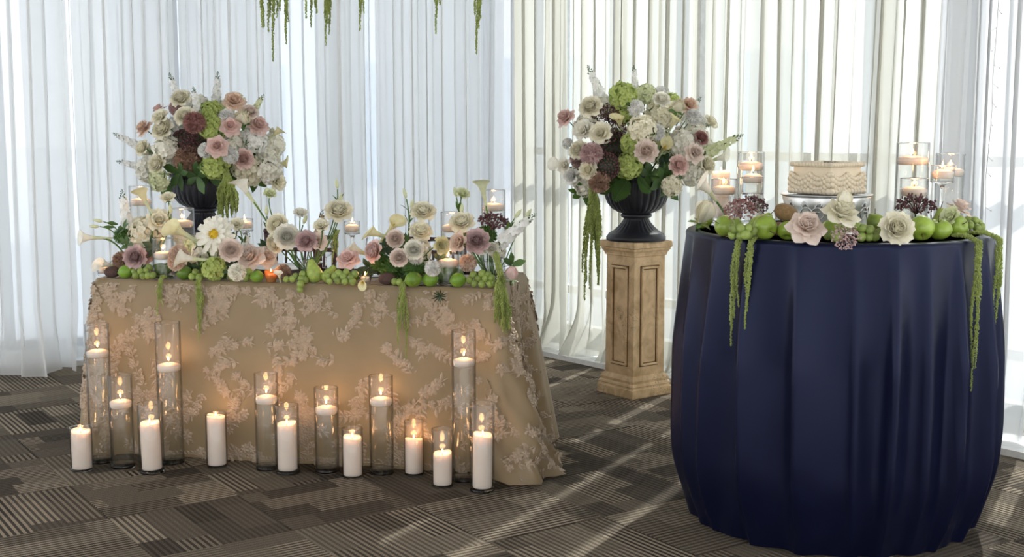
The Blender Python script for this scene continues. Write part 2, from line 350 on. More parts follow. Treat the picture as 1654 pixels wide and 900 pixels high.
cb = MB(); s_ = wall_s('r', 1551); bar(cb, 'r', s_ - .05, s_ + .05, -.10, .02, .03, CEIL); struct('trim_2', cb.mesh('window_post', False), MAT['post_grey'])
# outside
gm = MB(); gm.add(*box(-60, 60, -40, 110, -.6, -.5)); struct('ground', gm.mesh('ground'), MAT['asphalt'])
SD = np.array([math.cos(SUN_AZ), math.sin(SUN_AZ)]); SN = np.array([-SD[1], SD[0]])
def building(along, perp0, perp1, depth, h, label, cols, rows):
    root = thing('office_building', label, 'building', (*(SD * along + SN * perp0), -.5))
    def P(a, p_, z): q = SD * a + SN * p_ - np.array(root.location[:2]); return (q[0], q[1], z)
    mb = MB(); V = [P(along + a, p_, z) for z in (0, h) for a, p_ in ((0, perp0), (0, perp1), (depth, perp1), (depth, perp0))]
    mb.add(V, [(3, 2, 1, 0), (4, 5, 6, 7), (0, 1, 5, 4), (1, 2, 6, 5), (2, 3, 7, 6), (3, 0, 4, 7)]); obj('wall', mb.mesh('facade', False), MAT['facade'], root)
    cw = (perp1 - perp0) / cols
    for r in range(rows):
        for c in range(cols):
            p0 = perp0 + cw * (c + .18); z0 = 1.0 + 3.1 * r
            mb = MB(); V = [P(along + a, q, z) for z in (z0, z0 + 1.9) for a, q in ((-.04, p0), (-.04, p0 + cw * .64), (.06, p0 + cw * .64), (.06, p0))]
            mb.add(V, [(3, 2, 1, 0), (4, 5, 6, 7), (0, 1, 5, 4), (1, 2, 6, 5), (2, 3, 7, 6), (3, 0, 4, 7)]); obj('window', mb.mesh('bwin', False), MAT['facade_glass'], root)
building(16, 4.12, 17, 7, 12.5, 'pale grey office building seen faintly through the sheer curtains', 6, 3)

# ------------------------------------------------------------------ curtains
def curtain(side, s0, s1, off, mat, label, lam=(.07, .34), amp=.035, z0=None, z1=CEIL - .05, seed=0, lean0=0.0, lean1=0.0, puddle=.10, hem=None):
    rg = np.random.default_rng(seed + 100)
    if z0 is None: z0 = .012 if side == 'l' else .036
    if side == 'r': puddle *= .5
    n = max(20, int((s1 - s0) / .009)); u = np.linspace(0, 1, n); s = s0 + (s1 - s0) * u
    k = np.interp(s, np.linspace(s0, s1, 14), lam[0] + (lam[1] - lam[0]) * rg.uniform(0, 1, 14) ** 1.7); ph = np.cumsum(2 * np.pi / k * (s1 - s0) / n) + rg.uniform(0, 6)
    A = np.interp(s, np.linspace(s0, s1, 11), rg.uniform(.45, 1.25, 11)) * amp
    ph2 = rg.uniform(0, 6, 3); zs = np.concatenate([np.linspace(z1, .4, 15), np.linspace(.33, z0, 9)]); V = []
    for z in zs:
        t = (z1 - z) / (z1 - z0); dr = .35 * math.sin(2.2 * t + ph2[0]) + .3 * math.sin(5 * t + ph2[1])
        b = max(0, 1 - (z - z0) / .33); fl = puddle * b ** 2
        wob = fl * (np.sin(ph * .5 + 3 * t + ph2[2]) * .8 + .9) + .012 * np.sin(ph * 1.7 + 9 * t) * b
        o = off + A * (1 + .25 * t) * np.sin(ph + dr) + .25 * A * np.sin(2.3 * ph + 2 * dr + ph2[1]) + wob
        x = s + .15 * k * np.sin(2 * (ph + dr)) * np.minimum(1, np.minimum(u, 1 - u) * 8) + (lean0 * (1 - u) + lean1 * u) * t + .03 * b * np.sin(ph * .37 + 6 * t)
        zz = z + (.05 * b * (np.sin(ph * .31 + ph2[0]) * .5 + .0) if z > z0 + .01 else 0) 
        d, nn = (LDIR, LIN) if side == 'l' else (RDIR, RIN)
        q = CORNER[None] + x[:, None] * d + o[:, None] * nn
        V.append(np.concatenate([q, np.broadcast_to(np.maximum(zz, z0), (n,))[:, None]], 1))
    mb = MB(); mb.add(np.concatenate(V), grid_faces(len(zs), n))
    c = tag(obj('sheer_curtain', mb.mesh('curtain'), MAT[mat]), label, 'curtain')
    return c
W = wall_s
def cpx(side, x0, x1, *a, **k):
    s = sorted((W(side, x0), W(side, x1))); return curtain(side, s[0], s[1], *a, **k)
cpx('l', 40, 838, .05, 'voile_thin', 'thin white voile layer hanging against the glass behind the lace-covered table', seed=1, amp=.015, puddle=.02, lam=(.08, .2))
cpx('l', -60, 114, .17, 'voile_dense', 'white sheer curtain with a stepped folded edge beyond the calla lily table end', seed=2, puddle=.16)
curtain('l', W('l', -66), 6.0, .17, 'voile_dense', 'white sheer curtain hanging furthest along the glass wall from the corner', seed=22)
curtain('r', W('r', 1905), 6.0, .17, 'voile_ivory', 'ivory sheer curtain hanging past the fairy lights, furthest from the corner', seed=23)
cpx('l', 121, 281, .17, 'voile_dense', 'white sheer curtain panel behind the glass vases at the calla lily table end', seed=3, puddle=.14)
cpx('l', 290, 445, .17, 'voile_dense', 'pale sheer curtain panel beside the dark window bar, behind the urn', seed=4)
cpx('l', 505, 578, .18, 'voile_dense', 'narrow greyish white sheer curtain panel under the longest hanging amaranthus', seed=5)
cpx('l', 598, 762, .18, 'voile_dense', 'wide greyish white sheer curtain panel behind the two dark wooden chairs', seed=6)
cpx('l', 770, 802, .15, 'voile', 'bluish sheer curtain strip at the corner post where the glass walls meet', seed=7, amp=.02)
IV = 'voile_ivory'
cpx('r', 862, 948, .17, IV, 'ivory sheer curtain with a puddled hem between lace-covered table and gilt pedestal', seed=11, puddle=.2, lam=(.05, .2))
cpx('r', 957, 1011, .16, IV, 'narrow ivory sheer curtain strip hanging just behind the gilt pedestal', seed=12, puddle=.2, lam=(.05, .2))
cpx('r', 1021, 1158, .17, IV, 'ivory sheer curtain hanging behind the bouquet between gilt pedestal and cake table', seed=13, lam=(.05, .2), puddle=.14)
cpx('r', 1169, 1238, .16, IV, 'narrow ivory sheer curtain strip behind the candle vases beside the calla', seed=18, lam=(.05, .2), puddle=.14)
cpx('r', 1250, 1331, .18, IV, 'ivory sheer curtain strip hanging behind the square cake', seed=14, lam=(.05, .2), amp=.04)
cpx('r', 1343, 1408, .18, IV, 'ivory sheer curtain strip with a slanted edge beside the square cake', seed=19, lam=(.05, .2), amp=.04, lean1=-.05)
cpx('r', 1415, 1542, .14, IV, 'ivory sheer curtain gathered behind the tallest candle vase of the cake table', seed=15, lean0=-.02, lean1=-.02)
cpx('r', 1556, 1708, .14, 'voile_far', 'thin see-through white curtain with fairy lights hanging in front', seed=16, lam=(.1, .25), puddle=.05)
cpx('r', 1732, 1900, .14, 'voile_far', 'thin see-through white curtain past the fairy lights', seed=24, lam=(.1, .25), puddle=.05)
cpx('r', 1562, 1612, .27, 'voile', 'narrow white sheer curtain strip hanging beside the fairy lights', seed=17, amp=.02)
# ------------------------------------------------------------------ lace-covered table
ST_A = math.radians(-11.05); SU = np.array([math.cos(ST_A), math.sin(ST_A)]); SVv = np.array([-SU[1], SU[0]])
S_FL = np.array([-1.816, 5.301]); SW, SDp, SZ = 1.80, .61, .76
def spt(a, b, z): p = S_FL + SU * a + SVv * b; return np.array([p[0], p[1], z])
PLN = np.array([SVv[0], SVv[1], 0.0])
def stab(x, y, t):                                   # point of a photograph ray in the vertical plane t behind the table's front edge
    return onplane(x, y, spt(0, t, 0), PLN)
def stand(x, t, h=0.0):                              # point standing on the table at that column
    y = 440.0
    for _ in range(6):
        p = stab(x, y, t); y += (p[2] - SZ - h) * ppm(p)
    return stab(x, y, t)
RC = .03
def perimeter():
    """rounded rectangle, counter-clockwise from the front-left corner; returns list of (a, b, na, nb)"""
    P = []; 
    def line(a0, b0, a1, b1, na, nb, st): 
        L = math.hypot(a1 - a0, b1 - b0); n = max(2, int(L / st))
        for i in range(n): P.append((a0 + (a1 - a0) * i / n, b0 + (b1 - b0) * i / n, na, nb))
    def arc(ca, cb, t0):
        for i in range(10): t = t0 + math.pi / 2 * i / 10; P.append((ca + RC * math.cos(t), cb + RC * math.sin(t), math.cos(t), math.sin(t)))
    line(RC, 0, SW - RC, 0, 0, -1, .016); arc(SW - RC, RC, -math.pi / 2); line(SW, RC, SW, SDp - RC, 1, 0, .012); arc(SW - RC, SDp - RC, 0)
    line(SW - RC, SDp, RC, SDp, 0, 1, .03); arc(RC, SDp - RC, math.pi / 2); line(0, SDp - RC, 0, RC, -1, 0, .012); arc(RC, RC, math.pi)
    return P
PER = np.array(perimeter()); NP_ = len(PER)
def cloth_off(i, t):
    """outward distance of the cloth at perimeter index i, t=0 top .. 1 hem"""
    a, b, na, nb = PER[i]; f = 0.0
    front = max(0, -nb)
    f += front * (.012 + .035 * (1 - a / SW) + .010 * math.sin(a * 9.3) + .007 * math.sin(a * 23 + 1)) * t
    side = abs(na)
    if na > 0: f += side * t * (.05 + .05 * math.sin(b * 24 + .6) + .022 * math.sin(b * 52))
    else: f += side * t * (.03 + .04 * math.sin(b * 15 + 2.4) + .02 * math.sin(b * 37))
    f += max(0, nb) * .03 * t
    for ca, cb, k in ((SW, 0, .10), (0, 0, .02), (SW, SDp, .08), (0, SDp, .08)):
        d = math.hypot(a - ca, b - cb); f += k * math.exp(-(d / .085) ** 2) * t ** .9
        f -= .03 * math.exp(-((d - .17) / .06) ** 2) * t * (1 if cb == 0 else .4)
    d = math.hypot(a - SW, b); w_ = math.exp(-(d / .26) ** 2) * max(0, t - .35) / .65
    w_ *= 1 - .7 * front * min(1, d / .12)
    f += w_ * (.045 + .034 * math.sin(i * .9 + t * 7) + .022 * math.sin(i * 1.9 - t * 27))
    return f
def cloth_pt(i, t):
    i0 = int(i) % NP_; fr = i - int(i); i1 = (i0 + 1) % NP_
    q = []
    for k in (i0, i1):
        a, b, na, nb = PER[k]; o = cloth_off(k, t); e = min(1, t / .02); rnd = -.012 * (1 - e)
        q.append(spt(a + na * (o + rnd), b + nb * (o + rnd), SZ * (1 - t) + .004 * t + (.004 if t < .001 else 0)))
    return q[0] * (1 - fr) + q[1] * fr
tab = thing('banquet_table', 'long banquet table hidden beneath the champagne lace cloth', 'table', spt(SW / 2, SDp / 2, 0), rotz(ST_A))
mb = MB(); mb.add(*bbox(-SW / 2 + .02, SW / 2 - .02, -SDp / 2 + .02, SDp / 2 - .02, SZ - .045, SZ - .006, .004)); obj('tabletop', mb.mesh('tabletop'), MAT['mahogany'], tab)
for sx in (-1, 1):
    for sy in (-1, 1):
        mb = MB(); mb.add(*tube([(sx * .78, sy * .22, 0), (sx * .78, sy * .22, SZ - .045)], .016, 8)); obj('leg', mb.mesh('leg'), MAT['frame_grey'], tab)
ts = [0, .008, .02] + list(np.linspace(.06, 1, 26))
V = np.array([[cloth_pt(i, t) for i in range(NP_)] for t in ts])
inner = np.array([spt(.04 + (a - 0) * (SW - .08) / SW, .04 + b * (SDp - .08) / SDp, SZ + .004) for a, b, _, _ in PER])
mb = MB(); mb.add(np.concatenate([inner, V.reshape(-1, 3)]), grid_faces(len(ts) + 1, NP_, True) + [tuple(range(NP_))])
cl = tag(obj('tablecloth', mb.mesh('lace_cloth'), MAT['cloth_champagne']), 'champagne floor-length tablecloth with floral lace draped over the long table', 'tablecloth')
# lace: raised sprigs of small blossoms and leaves lying on the cloth
SEG = np.concatenate([[0], np.cumsum(np.hypot(np.diff(PER[:, 0], append=PER[0, 0]), np.diff(PER[:, 1], append=PER[0, 1])))])
LT = SEG[-1]
def lace_at(s, d):
    """s metres round the cloth, d metres down from the table edge (negative: on the top)"""
    s = s % LT; i = np.searchsorted(SEG, s, 'right') - 1; fr = (s - SEG[i]) / max(1e-6, SEG[i + 1] - SEG[i]); t = min(max(d / SZ, 0), .995)
    if d < 0:
        a, b, na, nb = PER[int(i) % NP_]; return spt(a + na * d, b + nb * d, SZ + .0042)
    return cloth_pt(i + fr, t)
def lace_frame(s, d):
    """surface point, unit tangents round and down the cloth, outward normal and local stretch"""
    e = .006; lo_, hi_ = (d, d + e) if d >= 0 else (d - e, d); P = lace_at(s, d); Ts = (lace_at(s + e, d) - lace_at(s - e, d)) / (2 * e); Td = (lace_at(s, hi_) - lace_at(s, lo_)) / e
    k = np.linalg.norm(Ts) + 1e-9; T = Ts / k; B = Td - T * np.dot(T, Td); B /= np.linalg.norm(B) + 1e-9; n = np.cross(B, T)
    ctr = np.array([*spt(SW / 2, SDp / 2, .4)]); n = n if np.dot(n, P - ctr) > 0 else -n
    return P, T, B, n, k, d
def leaflet(mb, fr_, x0, y0, ang, L, Wd, lift=.003):
    P, T, B, n, _, d_ = fr_; c, sn = math.cos(ang), math.sin(ang)
    pts = np.array([(0, 0), (L * .35, Wd * .5), (L * .75, Wd * .38), (L, 0), (L * .75, -Wd * .38), (L * .35, -Wd * .5), (L * .5, 0)])
    X = x0 + pts[:, 0] * c - pts[:, 1] * sn; Y = y0 + pts[:, 0] * sn + pts[:, 1] * c; h = np.array([1, .8, .8, 1, .8, .8, 2.0]) * lift
    if d_ >= 0 and Y.min() < .004 - d_ or d_ < 0 and Y.max() > -.003 - d_: return        # would leave the surface at the table edge
    if d_ < 0: h = h * .3
    mb.add(P + X[:, None] * T + Y[:, None] * B + h[:, None] * n, [(6, k, (k + 1) % 6) for k in range(6)])
lace = MB(); rg = random.Random(5)
def sprig(s, d, ang, size):
    L = size; curve = rg.uniform(-1.6, 1.6); x, y, a = s, d, ang
    for k in range(7):
        st = L / 7; F = lace_frame(x, y); x += st * math.cos(a) / max(1, F[4]); y = min(y + st * math.sin(a), .745); a += curve / 7; F = lace_frame(x, y)
        leaflet(lace, F, 0, 0, a, st * 1.3, .008)
        for sg in (-1, 1):
            if rg.random() < .8: leaflet(lace, F, 0, 0, a + sg * rg.uniform(.6, 1.2), rg.uniform(.024, .042), rg.uniform(.011, .018))
            if rg.random() < .5: leaflet(lace, F, .01 * sg, 0, a + sg * rg.uniform(1.2, 1.9), rg.uniform(.016, .026), .010)
            if rg.random() < .4: leaflet(lace, F, .02 * sg, .01 * sg, a + rg.uniform(-1, 1), rg.uniform(.012, .02), .007)
        if k in (2, 4, 6):
            ox, oy = rg.uniform(-.02, .02), rg.uniform(-.02, .02); r = rg.uniform(.017, .027); a0 = rg.random() * 6
            for q in range(6): leaflet(lace, F, ox, oy, a0 + q * math.tau / 6, r, r * .75, .004)
rows = [-.03, .02, .12, .22, .33, .44, .55, .64, .71]
for ri, d in enumerate(rows):
    s = rg.uniform(0, .1)
    while s < LT:
        if (s < SW + .85) or s > LT - .72: sprig(s, d + rg.uniform(-.045, .045), rg.uniform(0, math.tau), rg.uniform(.12, .20))
        s += rg.uniform(.11, .19) / max(1, lace_frame(s, max(.05, d))[4])
for s0_ in (SW - RC - .01, LT - RC * 1.57 - .01):      # the flared corners need their own sprigs
    for d in np.arange(.10, .70, .09):
        for s1_ in np.linspace(s0_ - .02, s0_ + RC * 1.57 + .05, 4 if d > .3 else 2): sprig(s1_ + rg.uniform(-.006, .006), d + rg.uniform(-.03, .03), rg.uniform(0, math.tau), rg.uniform(.07, .13))
s = 0
while s < LT:
    if (s < SW + .8) or s > LT - .7: F = lace_frame(s, .742); leaflet(lace, F, 0, -.012, rg.uniform(.2, 1.2), .020, .012); leaflet(lace, F, 0, .004, 0, .018, .007)
    s += .016
lo = obj('lace_applique', lace.mesh('lace', False), MAT['lace'], cl, kind='stuff'); lo['label'] = 'raised floral lace sprigs'

# ------------------------------------------------------------------ navy cake table
NC = np.array([1.166, 4.445]); NR, NZ = .535, 1.04
nt_ = thing('cocktail_table', 'round pedestal table under the navy satin cloth', 'table', (*NC, 0))
mb = MB(); mb.add(*lathe([(0, NZ - .03), (NR - .02, NZ - .03), (NR - .012, NZ - .02), (NR - .012, NZ - .008), (0, NZ - .008)], 48)); obj('tabletop', mb.mesh('ntop'), MAT['mahogany'], nt_)
mb = MB(); mb.add(*lathe([(.04, .04), (.04, NZ - .03)], 16)); obj('column', mb.mesh('ncol'), MAT['frame_grey'], nt_)
mb = MB(); mb.add(*lathe([(0, 0), (.28, 0), (.28, .02), (.05, .05), (0, .05)], 32)); obj('base', mb.mesh('nbase'), MAT['frame_grey'], nt_)
nth = 420; TH = np.linspace(0, 2 * np.pi, nth, endpoint=False)
# fold ridges: angle (deg, -90 faces the camera), sharpness, strength
rr = random.Random(11); folds = [(-168, 4, .9), (-152, 4, 1.0), (-137, 4, 1.1), (-117, 7, 1.1), (-98, 3, .5), (-84, 3.5, 1.2), (-72, 5, .8), (-58, 3.5, 1.2), (-40, 4, 1.2), (-24, 4, 1.0), (-8, 4.5, .9)]
folds += [(a + rr.uniform(-5, 5), rr.uniform(4, 6), rr.uniform(.7, 1.1)) for a in range(8, 190, 17)]
def fold(th, t):
    o = np.zeros_like(th)
    for a, w_, k in folds:
        d = (np.degrees(th) - a - 3 * math.sin(a) * t + 180) % 360 - 180
        sd_ = np.where(d > 0, w_ * 1.35, w_ * .40)
        o += k * np.exp(-np.abs(d / sd_) ** 1.5)
    return o
nts = [0, .004, .012, .03] + list(np.linspace(.06, 1, 34)); V = []
for t in nts:
    z = NZ * (1 - t) + .006; bul = .022 * math.sin(min(1, t / .75) * math.pi * .62) ; tuck = -.06 * max(0, (t - .75) / .25) ** 1.6
    amp = .062 * min(1, t / .40) ** .9 * (1 - .6 * max(0, (t - .7) / .3))
    r = NR + bul + tuck + amp * (fold(TH, t) - .45) + (-.006 if t < .003 else 0) + (.006 * np.sin(TH * 23 + t * 16) * max(0, t - .78) / .22)
    V.append(np.stack([NC[0] + r * np.cos(TH), NC[1] + r * np.sin(TH), np.full(nth, z - (.004 if t > .003 else 0))], 1))
inn = np.stack([NC[0] + (NR - .05) * np.cos(TH), NC[1] + (NR - .05) * np.sin(TH), np.full(nth, NZ + .006)], 1)
mb = MB(); mb.add(np.concatenate([inn] + V), grid_faces(len(nts) + 1, nth, True) + [tuple(range(nth))])
tag(obj('tablecloth', mb.mesh('navy_cloth'), MAT['cloth_navy']), 'navy blue satin tablecloth hanging in deep folds over the round cake table', 'tablecloth')
def nav(x, Y, h=0.0):
    y = 380.0
    for _ in range(6):
        p = onY(x, y, Y); y += (p[2] - NZ - .006 - h) * ppm(p)
    return onY(x, y, Y)

# ------------------------------------------------------------------ pedestals and urns
def square_lathe(prof):
    V = []
    for r, z in prof: V += [(-r, -r, z), (r, -r, z), (r, r, z), (-r, r, z)]
    return V, grid_faces(len(prof), 4, True) + [(3, 2, 1, 0), tuple((len(prof) - 1) * 4 + k for k in range(4))]
PED_A = math.radians(37); PZ = .82
def pedestal(loc, label):
    r = thing('pedestal', label, 'pedestal', (loc[0], loc[1], 0), rotz(PED_A), group=None)
    mb = MB(); mb.add(*square_lathe([(.138, 0), (.140, .004), (.140, .045), (.136, .048), (.134, .056), (.137, .062), (.134, .070), (.127, .076), (.129, .090), (.124, .102), (.117, .110), (.111, .114)])); obj('base', mb.mesh('ped_base', False), MAT['antique_gold'], r)
    mb = MB(); mb.add(*square_lathe([(.110, .112), (.108, .742)])); sh = obj('shaft', mb.mesh('ped_shaft', False), MAT['antique_gold'], r)
    mb = MB(); mb.add(*square_lathe([(.109, .742), (.116, .746), (.116, .752), (.121, .765), (.129, .775), (.130, .785), (.137, .790), (.137, .806), (.133, PZ), (.12, PZ)])); obj('capital', mb.mesh('ped_cap', False), MAT['antique_gold'], r)
    for k in range(4):   # raised moulding frame on each face
        mb = MB(); x0, x1, z0, z1 = -.062, .062, .165, .69
        for a, b, c, d in ((x0, x0 + .012, z0, z1), (x1 - .012, x1, z0, z1), (x0, x1, z0, z0 + .012), (x0, x1, z1 - .012, z1)):
            V, F = bbox(a, b, -.1205, -.105, c, d, .003); mb.add(np.asarray(V) @ rotz(k * math.pi / 2).T, F)
        pm_ = obj('panel_moulding', mb.mesh('ped_panel', False), MAT['antique_gold'], sh)
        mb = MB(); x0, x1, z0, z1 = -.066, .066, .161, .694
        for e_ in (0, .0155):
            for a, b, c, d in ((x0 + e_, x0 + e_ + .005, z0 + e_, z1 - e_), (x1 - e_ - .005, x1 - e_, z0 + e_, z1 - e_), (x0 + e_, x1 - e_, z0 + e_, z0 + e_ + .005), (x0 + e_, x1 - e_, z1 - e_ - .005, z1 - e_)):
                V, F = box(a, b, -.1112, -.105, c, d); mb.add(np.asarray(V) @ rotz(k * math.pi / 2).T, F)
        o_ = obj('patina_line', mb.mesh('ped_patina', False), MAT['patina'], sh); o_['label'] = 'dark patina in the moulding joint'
    return r
UB = [(.0, 0), (.152, 0), (.157, .006), (.157, .020), (.150, .026), (.146, .036), (.134, .042), (.126, .048)]
UF = [(.126, .046), (.112, .056), (.095, .072), (.078, .092), (.068, .108), (.064, .116), (.078, .122), (.083, .130), (.080, .138), (.07, .142)]
UW = [(.07, .140), (.095, .148), (.128, .168), (.152, .198), (.165, .235), (.169, .270), (.166, .300), (.165, .312)]
UR = [(.166, .310), (.176, .316), (.184, .326), (.183, .334), (.172, .336), (.155, .325), (.145, .25), (.0, .235)]
def urn(loc, label):
    r = thing('urn', label, 'urn', loc)
    mb = MB(); mb.add(*lathe(UB, 56)); obj('plinth', mb.mesh('urn_plinth'), MAT['urn'], r)
    mb = MB(); mb.add(*lathe(UF, 168, lambda th, i: 1 + (.035 if 0 < i < 6 else 0) * (np.abs(np.cos(th * 14)) - .5))); obj('foot', mb.mesh('urn_foot'), MAT['urn'], r)
    mb = MB(); mb.add(*lathe(UW, 224, lambda th, i: 1 + (.045 if 0 < i < 7 else 0) * (np.abs(np.cos(th * 14)) ** .7 - .6))); obj('bowl', mb.mesh('urn_bowl'), MAT['urn'], r)
    mb = MB(); mb.add(*lathe(UR, 64)); obj('rim', mb.mesh('urn_rim'), MAT['urn'], r)
    return r
PR = np.array([.655, 6.52]); PL = np.array([-1.745, 6.98])
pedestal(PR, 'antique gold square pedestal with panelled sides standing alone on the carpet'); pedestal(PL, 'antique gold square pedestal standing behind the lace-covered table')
urn((*PR, PZ), 'black fluted urn standing on the pedestal beside the cake table'); urn((*PL, PZ), 'black fluted urn standing behind the lace-covered table')

# ------------------------------------------------------------------ chairs behind the table
def chair(loc, label):
    r = thing('chiavari_chair', label, 'chair', (loc[0], loc[1], 0), rotz(ST_A)); m = MAT['mahogany']
    def tb(name, a, b, rad, par=r, seg=8):
        mb = MB(); A, B = np.array(a), np.array(b); n = 13; t = np.linspace(0, 1, n)[:, None]; mb.add(*tube(A + (B - A) * t, rad * (1 + .12 * np.cos(np.arange(n) * 2.1)), seg)); return obj(name, mb.mesh(name), m, par)
    for sx in (-1, 1):
        tb('leg', (sx * .185, -.19, 0), (sx * .175, -.18, .44), .014); tb('leg', (sx * .175, .20, 0), (sx * .175, .18, .44), .014)
        post = tb('back_post', (sx * .175, .18, .44), (sx * .19, .235, .86), .014)
        mb = MB(); V, F = ico(.017, 1); mb.add(V + np.array([sx * .191, .237, .872]), F); obj('finial', mb.mesh('finial'), m, post)
        tb('stretcher', (sx * .18, -.185, .18), (sx * .175, .19, .18), .009); 
    tb('stretcher', (-.18, -.185, .25), (.18, -.185, .25), .009); tb('stretcher', (-.175, .19, .22), (.175, .19, .22), .009)
    for z, y in ((.845, .233), (.78, .224), (.58, .198)): tb('back_rail', (-.19 + .01, y, z), (.19 - .01, y, z), .011)
    for k in range(6): x = -.13 + .052 * k; tb('spindle', (x, .198, .58), (x, .224, .78), .007)
    mb = MB(); mb.add(*bbox(-.20, .20, -.20, .20, .43, .452, .01)); obj('seat', mb.mesh('seat'), m, r)
    mb = MB(); mb.add(*bbox(-.185, .185, -.185, .175, .452, .495, .015)); obj('cushion', mb.mesh('cushion'), MAT['seat_pad'], r)
chair((-1.145, 6.20), 'dark mahogany spindle-back chair behind the table beside the ribbed vase of mauve roses')
chair((-.47, 6.07), 'dark mahogany spindle-back chair behind the table by the dark green dianthus cluster')
# ------------------------------------------------------------------ petals and blooms (bloom centre at origin, facing +z)
def petal(L, Wd, a0, a1, r0=.004, z0=0.0, cup=.8, tip='round', ruffle=0.0, curl=0.0, nu=5, nv=6, seed=0, notch=0.0):
    """a0, a1: lean from vertical (deg) at base and tip; returns verts, faces"""
    rg = random.Random(seed); V = []; r, z = r0, z0
    for j in range(nv):
        v = j / (nv - 1); ang = math.radians(a0 + (a1 - a0) * v ** 1.4)
        if j: r += L / (nv - 1) * math.sin(ang); z += L / (nv - 1) * math.cos(ang)
        if tip == 'round': wv = (.3 + .7 * math.sin(v / .6 * math.pi / 2)) if v < .6 else math.sqrt(1 - .80 * ((v - .6) / .4) ** 2)
        elif tip == 'point': wv = (math.sin(math.pi * min(1, .1 + .62 * v)) ** .8) * (1 - max(0, v - .62) / .38 * .92)
        elif tip == 'tipped': wv = (.35 + .65 * math.sin(v / .6 * math.pi / 2)) if v < .6 else 1 - .93 * ((v - .6) / .4) ** 1.15
        elif tip == 'strap': wv = math.sin(math.pi * (.15 + .75 * v)) ** .5
        else: wv = (.25 + .75 * v) * (1 - .12 * v * v)                                     # fan
        hw = Wd * .5 * wv
        for i in range(nu):
            s = -1 + 2 * i / (nu - 1); y = hw * s
            inw = cup * hw * s * s * (1 - .5 * v)                       # edges wrap towards the axis
            out_ = curl * hw * s * s * max(0, v - .55) / .45            # edges of the tip roll back
            rz = ruffle * L * v * math.sin(i * 2.4 + seed) * (1 if abs(s) > .3 or v > .8 else .3) + rg.uniform(-1, 1) * .012 * L
            nx, nz = math.cos(ang), -math.sin(ang)                       # outward normal in (r,z)
            k = -inw + out_ + rz
            vz = z + nz * k - (notch * L * (1 - s * s) if j == nv - 1 else 0)
            V.append((r + nx * k, y, vz))
    return np.array(V), grid_faces(nv, nu)
def ring(mb, n, a_off=0.0, jit=.1, seed=0, **k):
    rg = random.Random(seed)
    for i in range(n):
        V, F = petal(seed=seed * 31 + i, **k); mb.add(V @ rotz(a_off + math.tau * i / n + rg.uniform(-jit, jit)).T, F)
LIB = {}
def stem_mesh(L=.16, r=.0026): mb = MB(); mb.add(*tube([(0, 0, -.002), (0, .002, -L * .5), (0, 0, -L)], r, 5)); return mb.mesh('stem')
def calyx(mb, s=1.0):
    ring(mb, 5, seed=3, L=.02 * s, Wd=.010 * s, a0=70, a1=110, r0=.002, z0=-.004, cup=.2, tip='point', nu=3, nv=4)
def leaf_mesh(L=.05, Wd=.022, bend=35):
    mb = MB(); V, F = petal(L, Wd, 60, 60 + bend, r0=.002, cup=-.25, tip='point', nu=3, nv=6); mb.add(V, F); return mb.mesh('leaf')
def lib_rose(key, spec, sep, tipk='round', stemL=.14):
    """spec: rings (n, L, W, a0, a1, z0, cup, curl); the last `sep` rings become single petals"""
    inner = MB(); parts = []
    for i, (n, L, Wd, a0, a1, z0, cup, curl) in enumerate(spec[:-sep] if sep else spec):
        ring(inner, n, i * .9, .12, i + 1, L=L, Wd=Wd, a0=a0, a1=a1, z0=z0, cup=cup, curl=curl, r0=.002 + .0016 * i)
    parts.append(('bloom_center', inner.mesh(key + '_center'), 'P', 0.0))
    for i, (n, L, Wd, a0, a1, z0, cup, curl) in enumerate(spec[-sep:] if sep else []):
        ms = []
        for q in range(2):
            mb = MB(); mb.add(*petal(L, Wd, a0 + 4 * q, a1 - 5 * q, r0=.004, z0=z0, cup=cup, curl=curl, tip=tipk, seed=i * 7 + q, ruffle=.03)); ms.append(mb.mesh(key + '_petal'))
        for k in range(n): parts.append(('petal', ms[k % 2], 'P', math.tau * k / n + i * .55))
    mb = MB(); calyx(mb); parts.append(('calyx', mb.mesh(key + '_calyx'), 'stem', 0.0))
    if stemL: parts.append(('stem', stem_mesh(stemL), 'stem', 0.0))
    LIB[key] = parts
ROSE = [(3, .028, .024, 2, -26, .012, 1.3, 0), (4, .032, .031, 6, -20, .010, 1.2, .1), (5, .035, .036, 13, -12, .007, 1.1, .25), (6, .038, .041, 24, -2, .004, 1.0, .4), (6, .041, .046, 37, 12, .001, .9, .6), (7, .044, .050, 46, 26, -.001, .8, .8), (7, .046, .052, 60, 50, -.005, .6, 1.0)]
lib_rose('rose', ROSE, 2)
SPIKY = [(3, .030, .025, 2, -24, .012, 1.3, 0), (4, .034, .033, 6, -16, .010, 1.2, .2), (5, .038, .041, 13, -4, .007, 1.1, .5), (5, .042, .048, 25, 14, .004, .9, .8), (5, .047, .050, 40, 62, .0, .6, 1.0), (6, .053, .052, 58, 100, -.004, .35, .9)]
lib_rose('pointed_rose', SPIKY, 2, 'tipped')
GARD = [(4, .018, .020, 8, -24, .014, 1.2, 0), (6, .023, .024, 16, -16, .012, 1.1, .1), (7, .027, .028, 26, -8, .009, 1, .2), (8, .031, .032, 38, 0, .006, .9, .3), (8, .035, .036, 50, 8, .003, .85, .4), (8, .039, .040, 62, 22, -.002, .75, .5), (8, .042, .044, 78, 48, -.006, .55, .6)]
lib_rose('garden_rose', GARD, 2)
LISI = [(3, .030, .030, 4, -14, .004, 1.0, .2), (4, .036, .038, 14, 2, .002, .9, .5), (5, .042, .048, 28, 20, 0, .75, .8), (6, .046, .054, 46, 46, -.004, .55, 1.0)]
lib_rose('lisianthus', LISI, 2, 'round')
TULIP = [(3, .04, .034, 14, -16, 0, 1.0, 0), (3, .042, .040, 24, -18, -.002, 1.0, .1)]
lib_rose('bud_bloom', TULIP, 1)
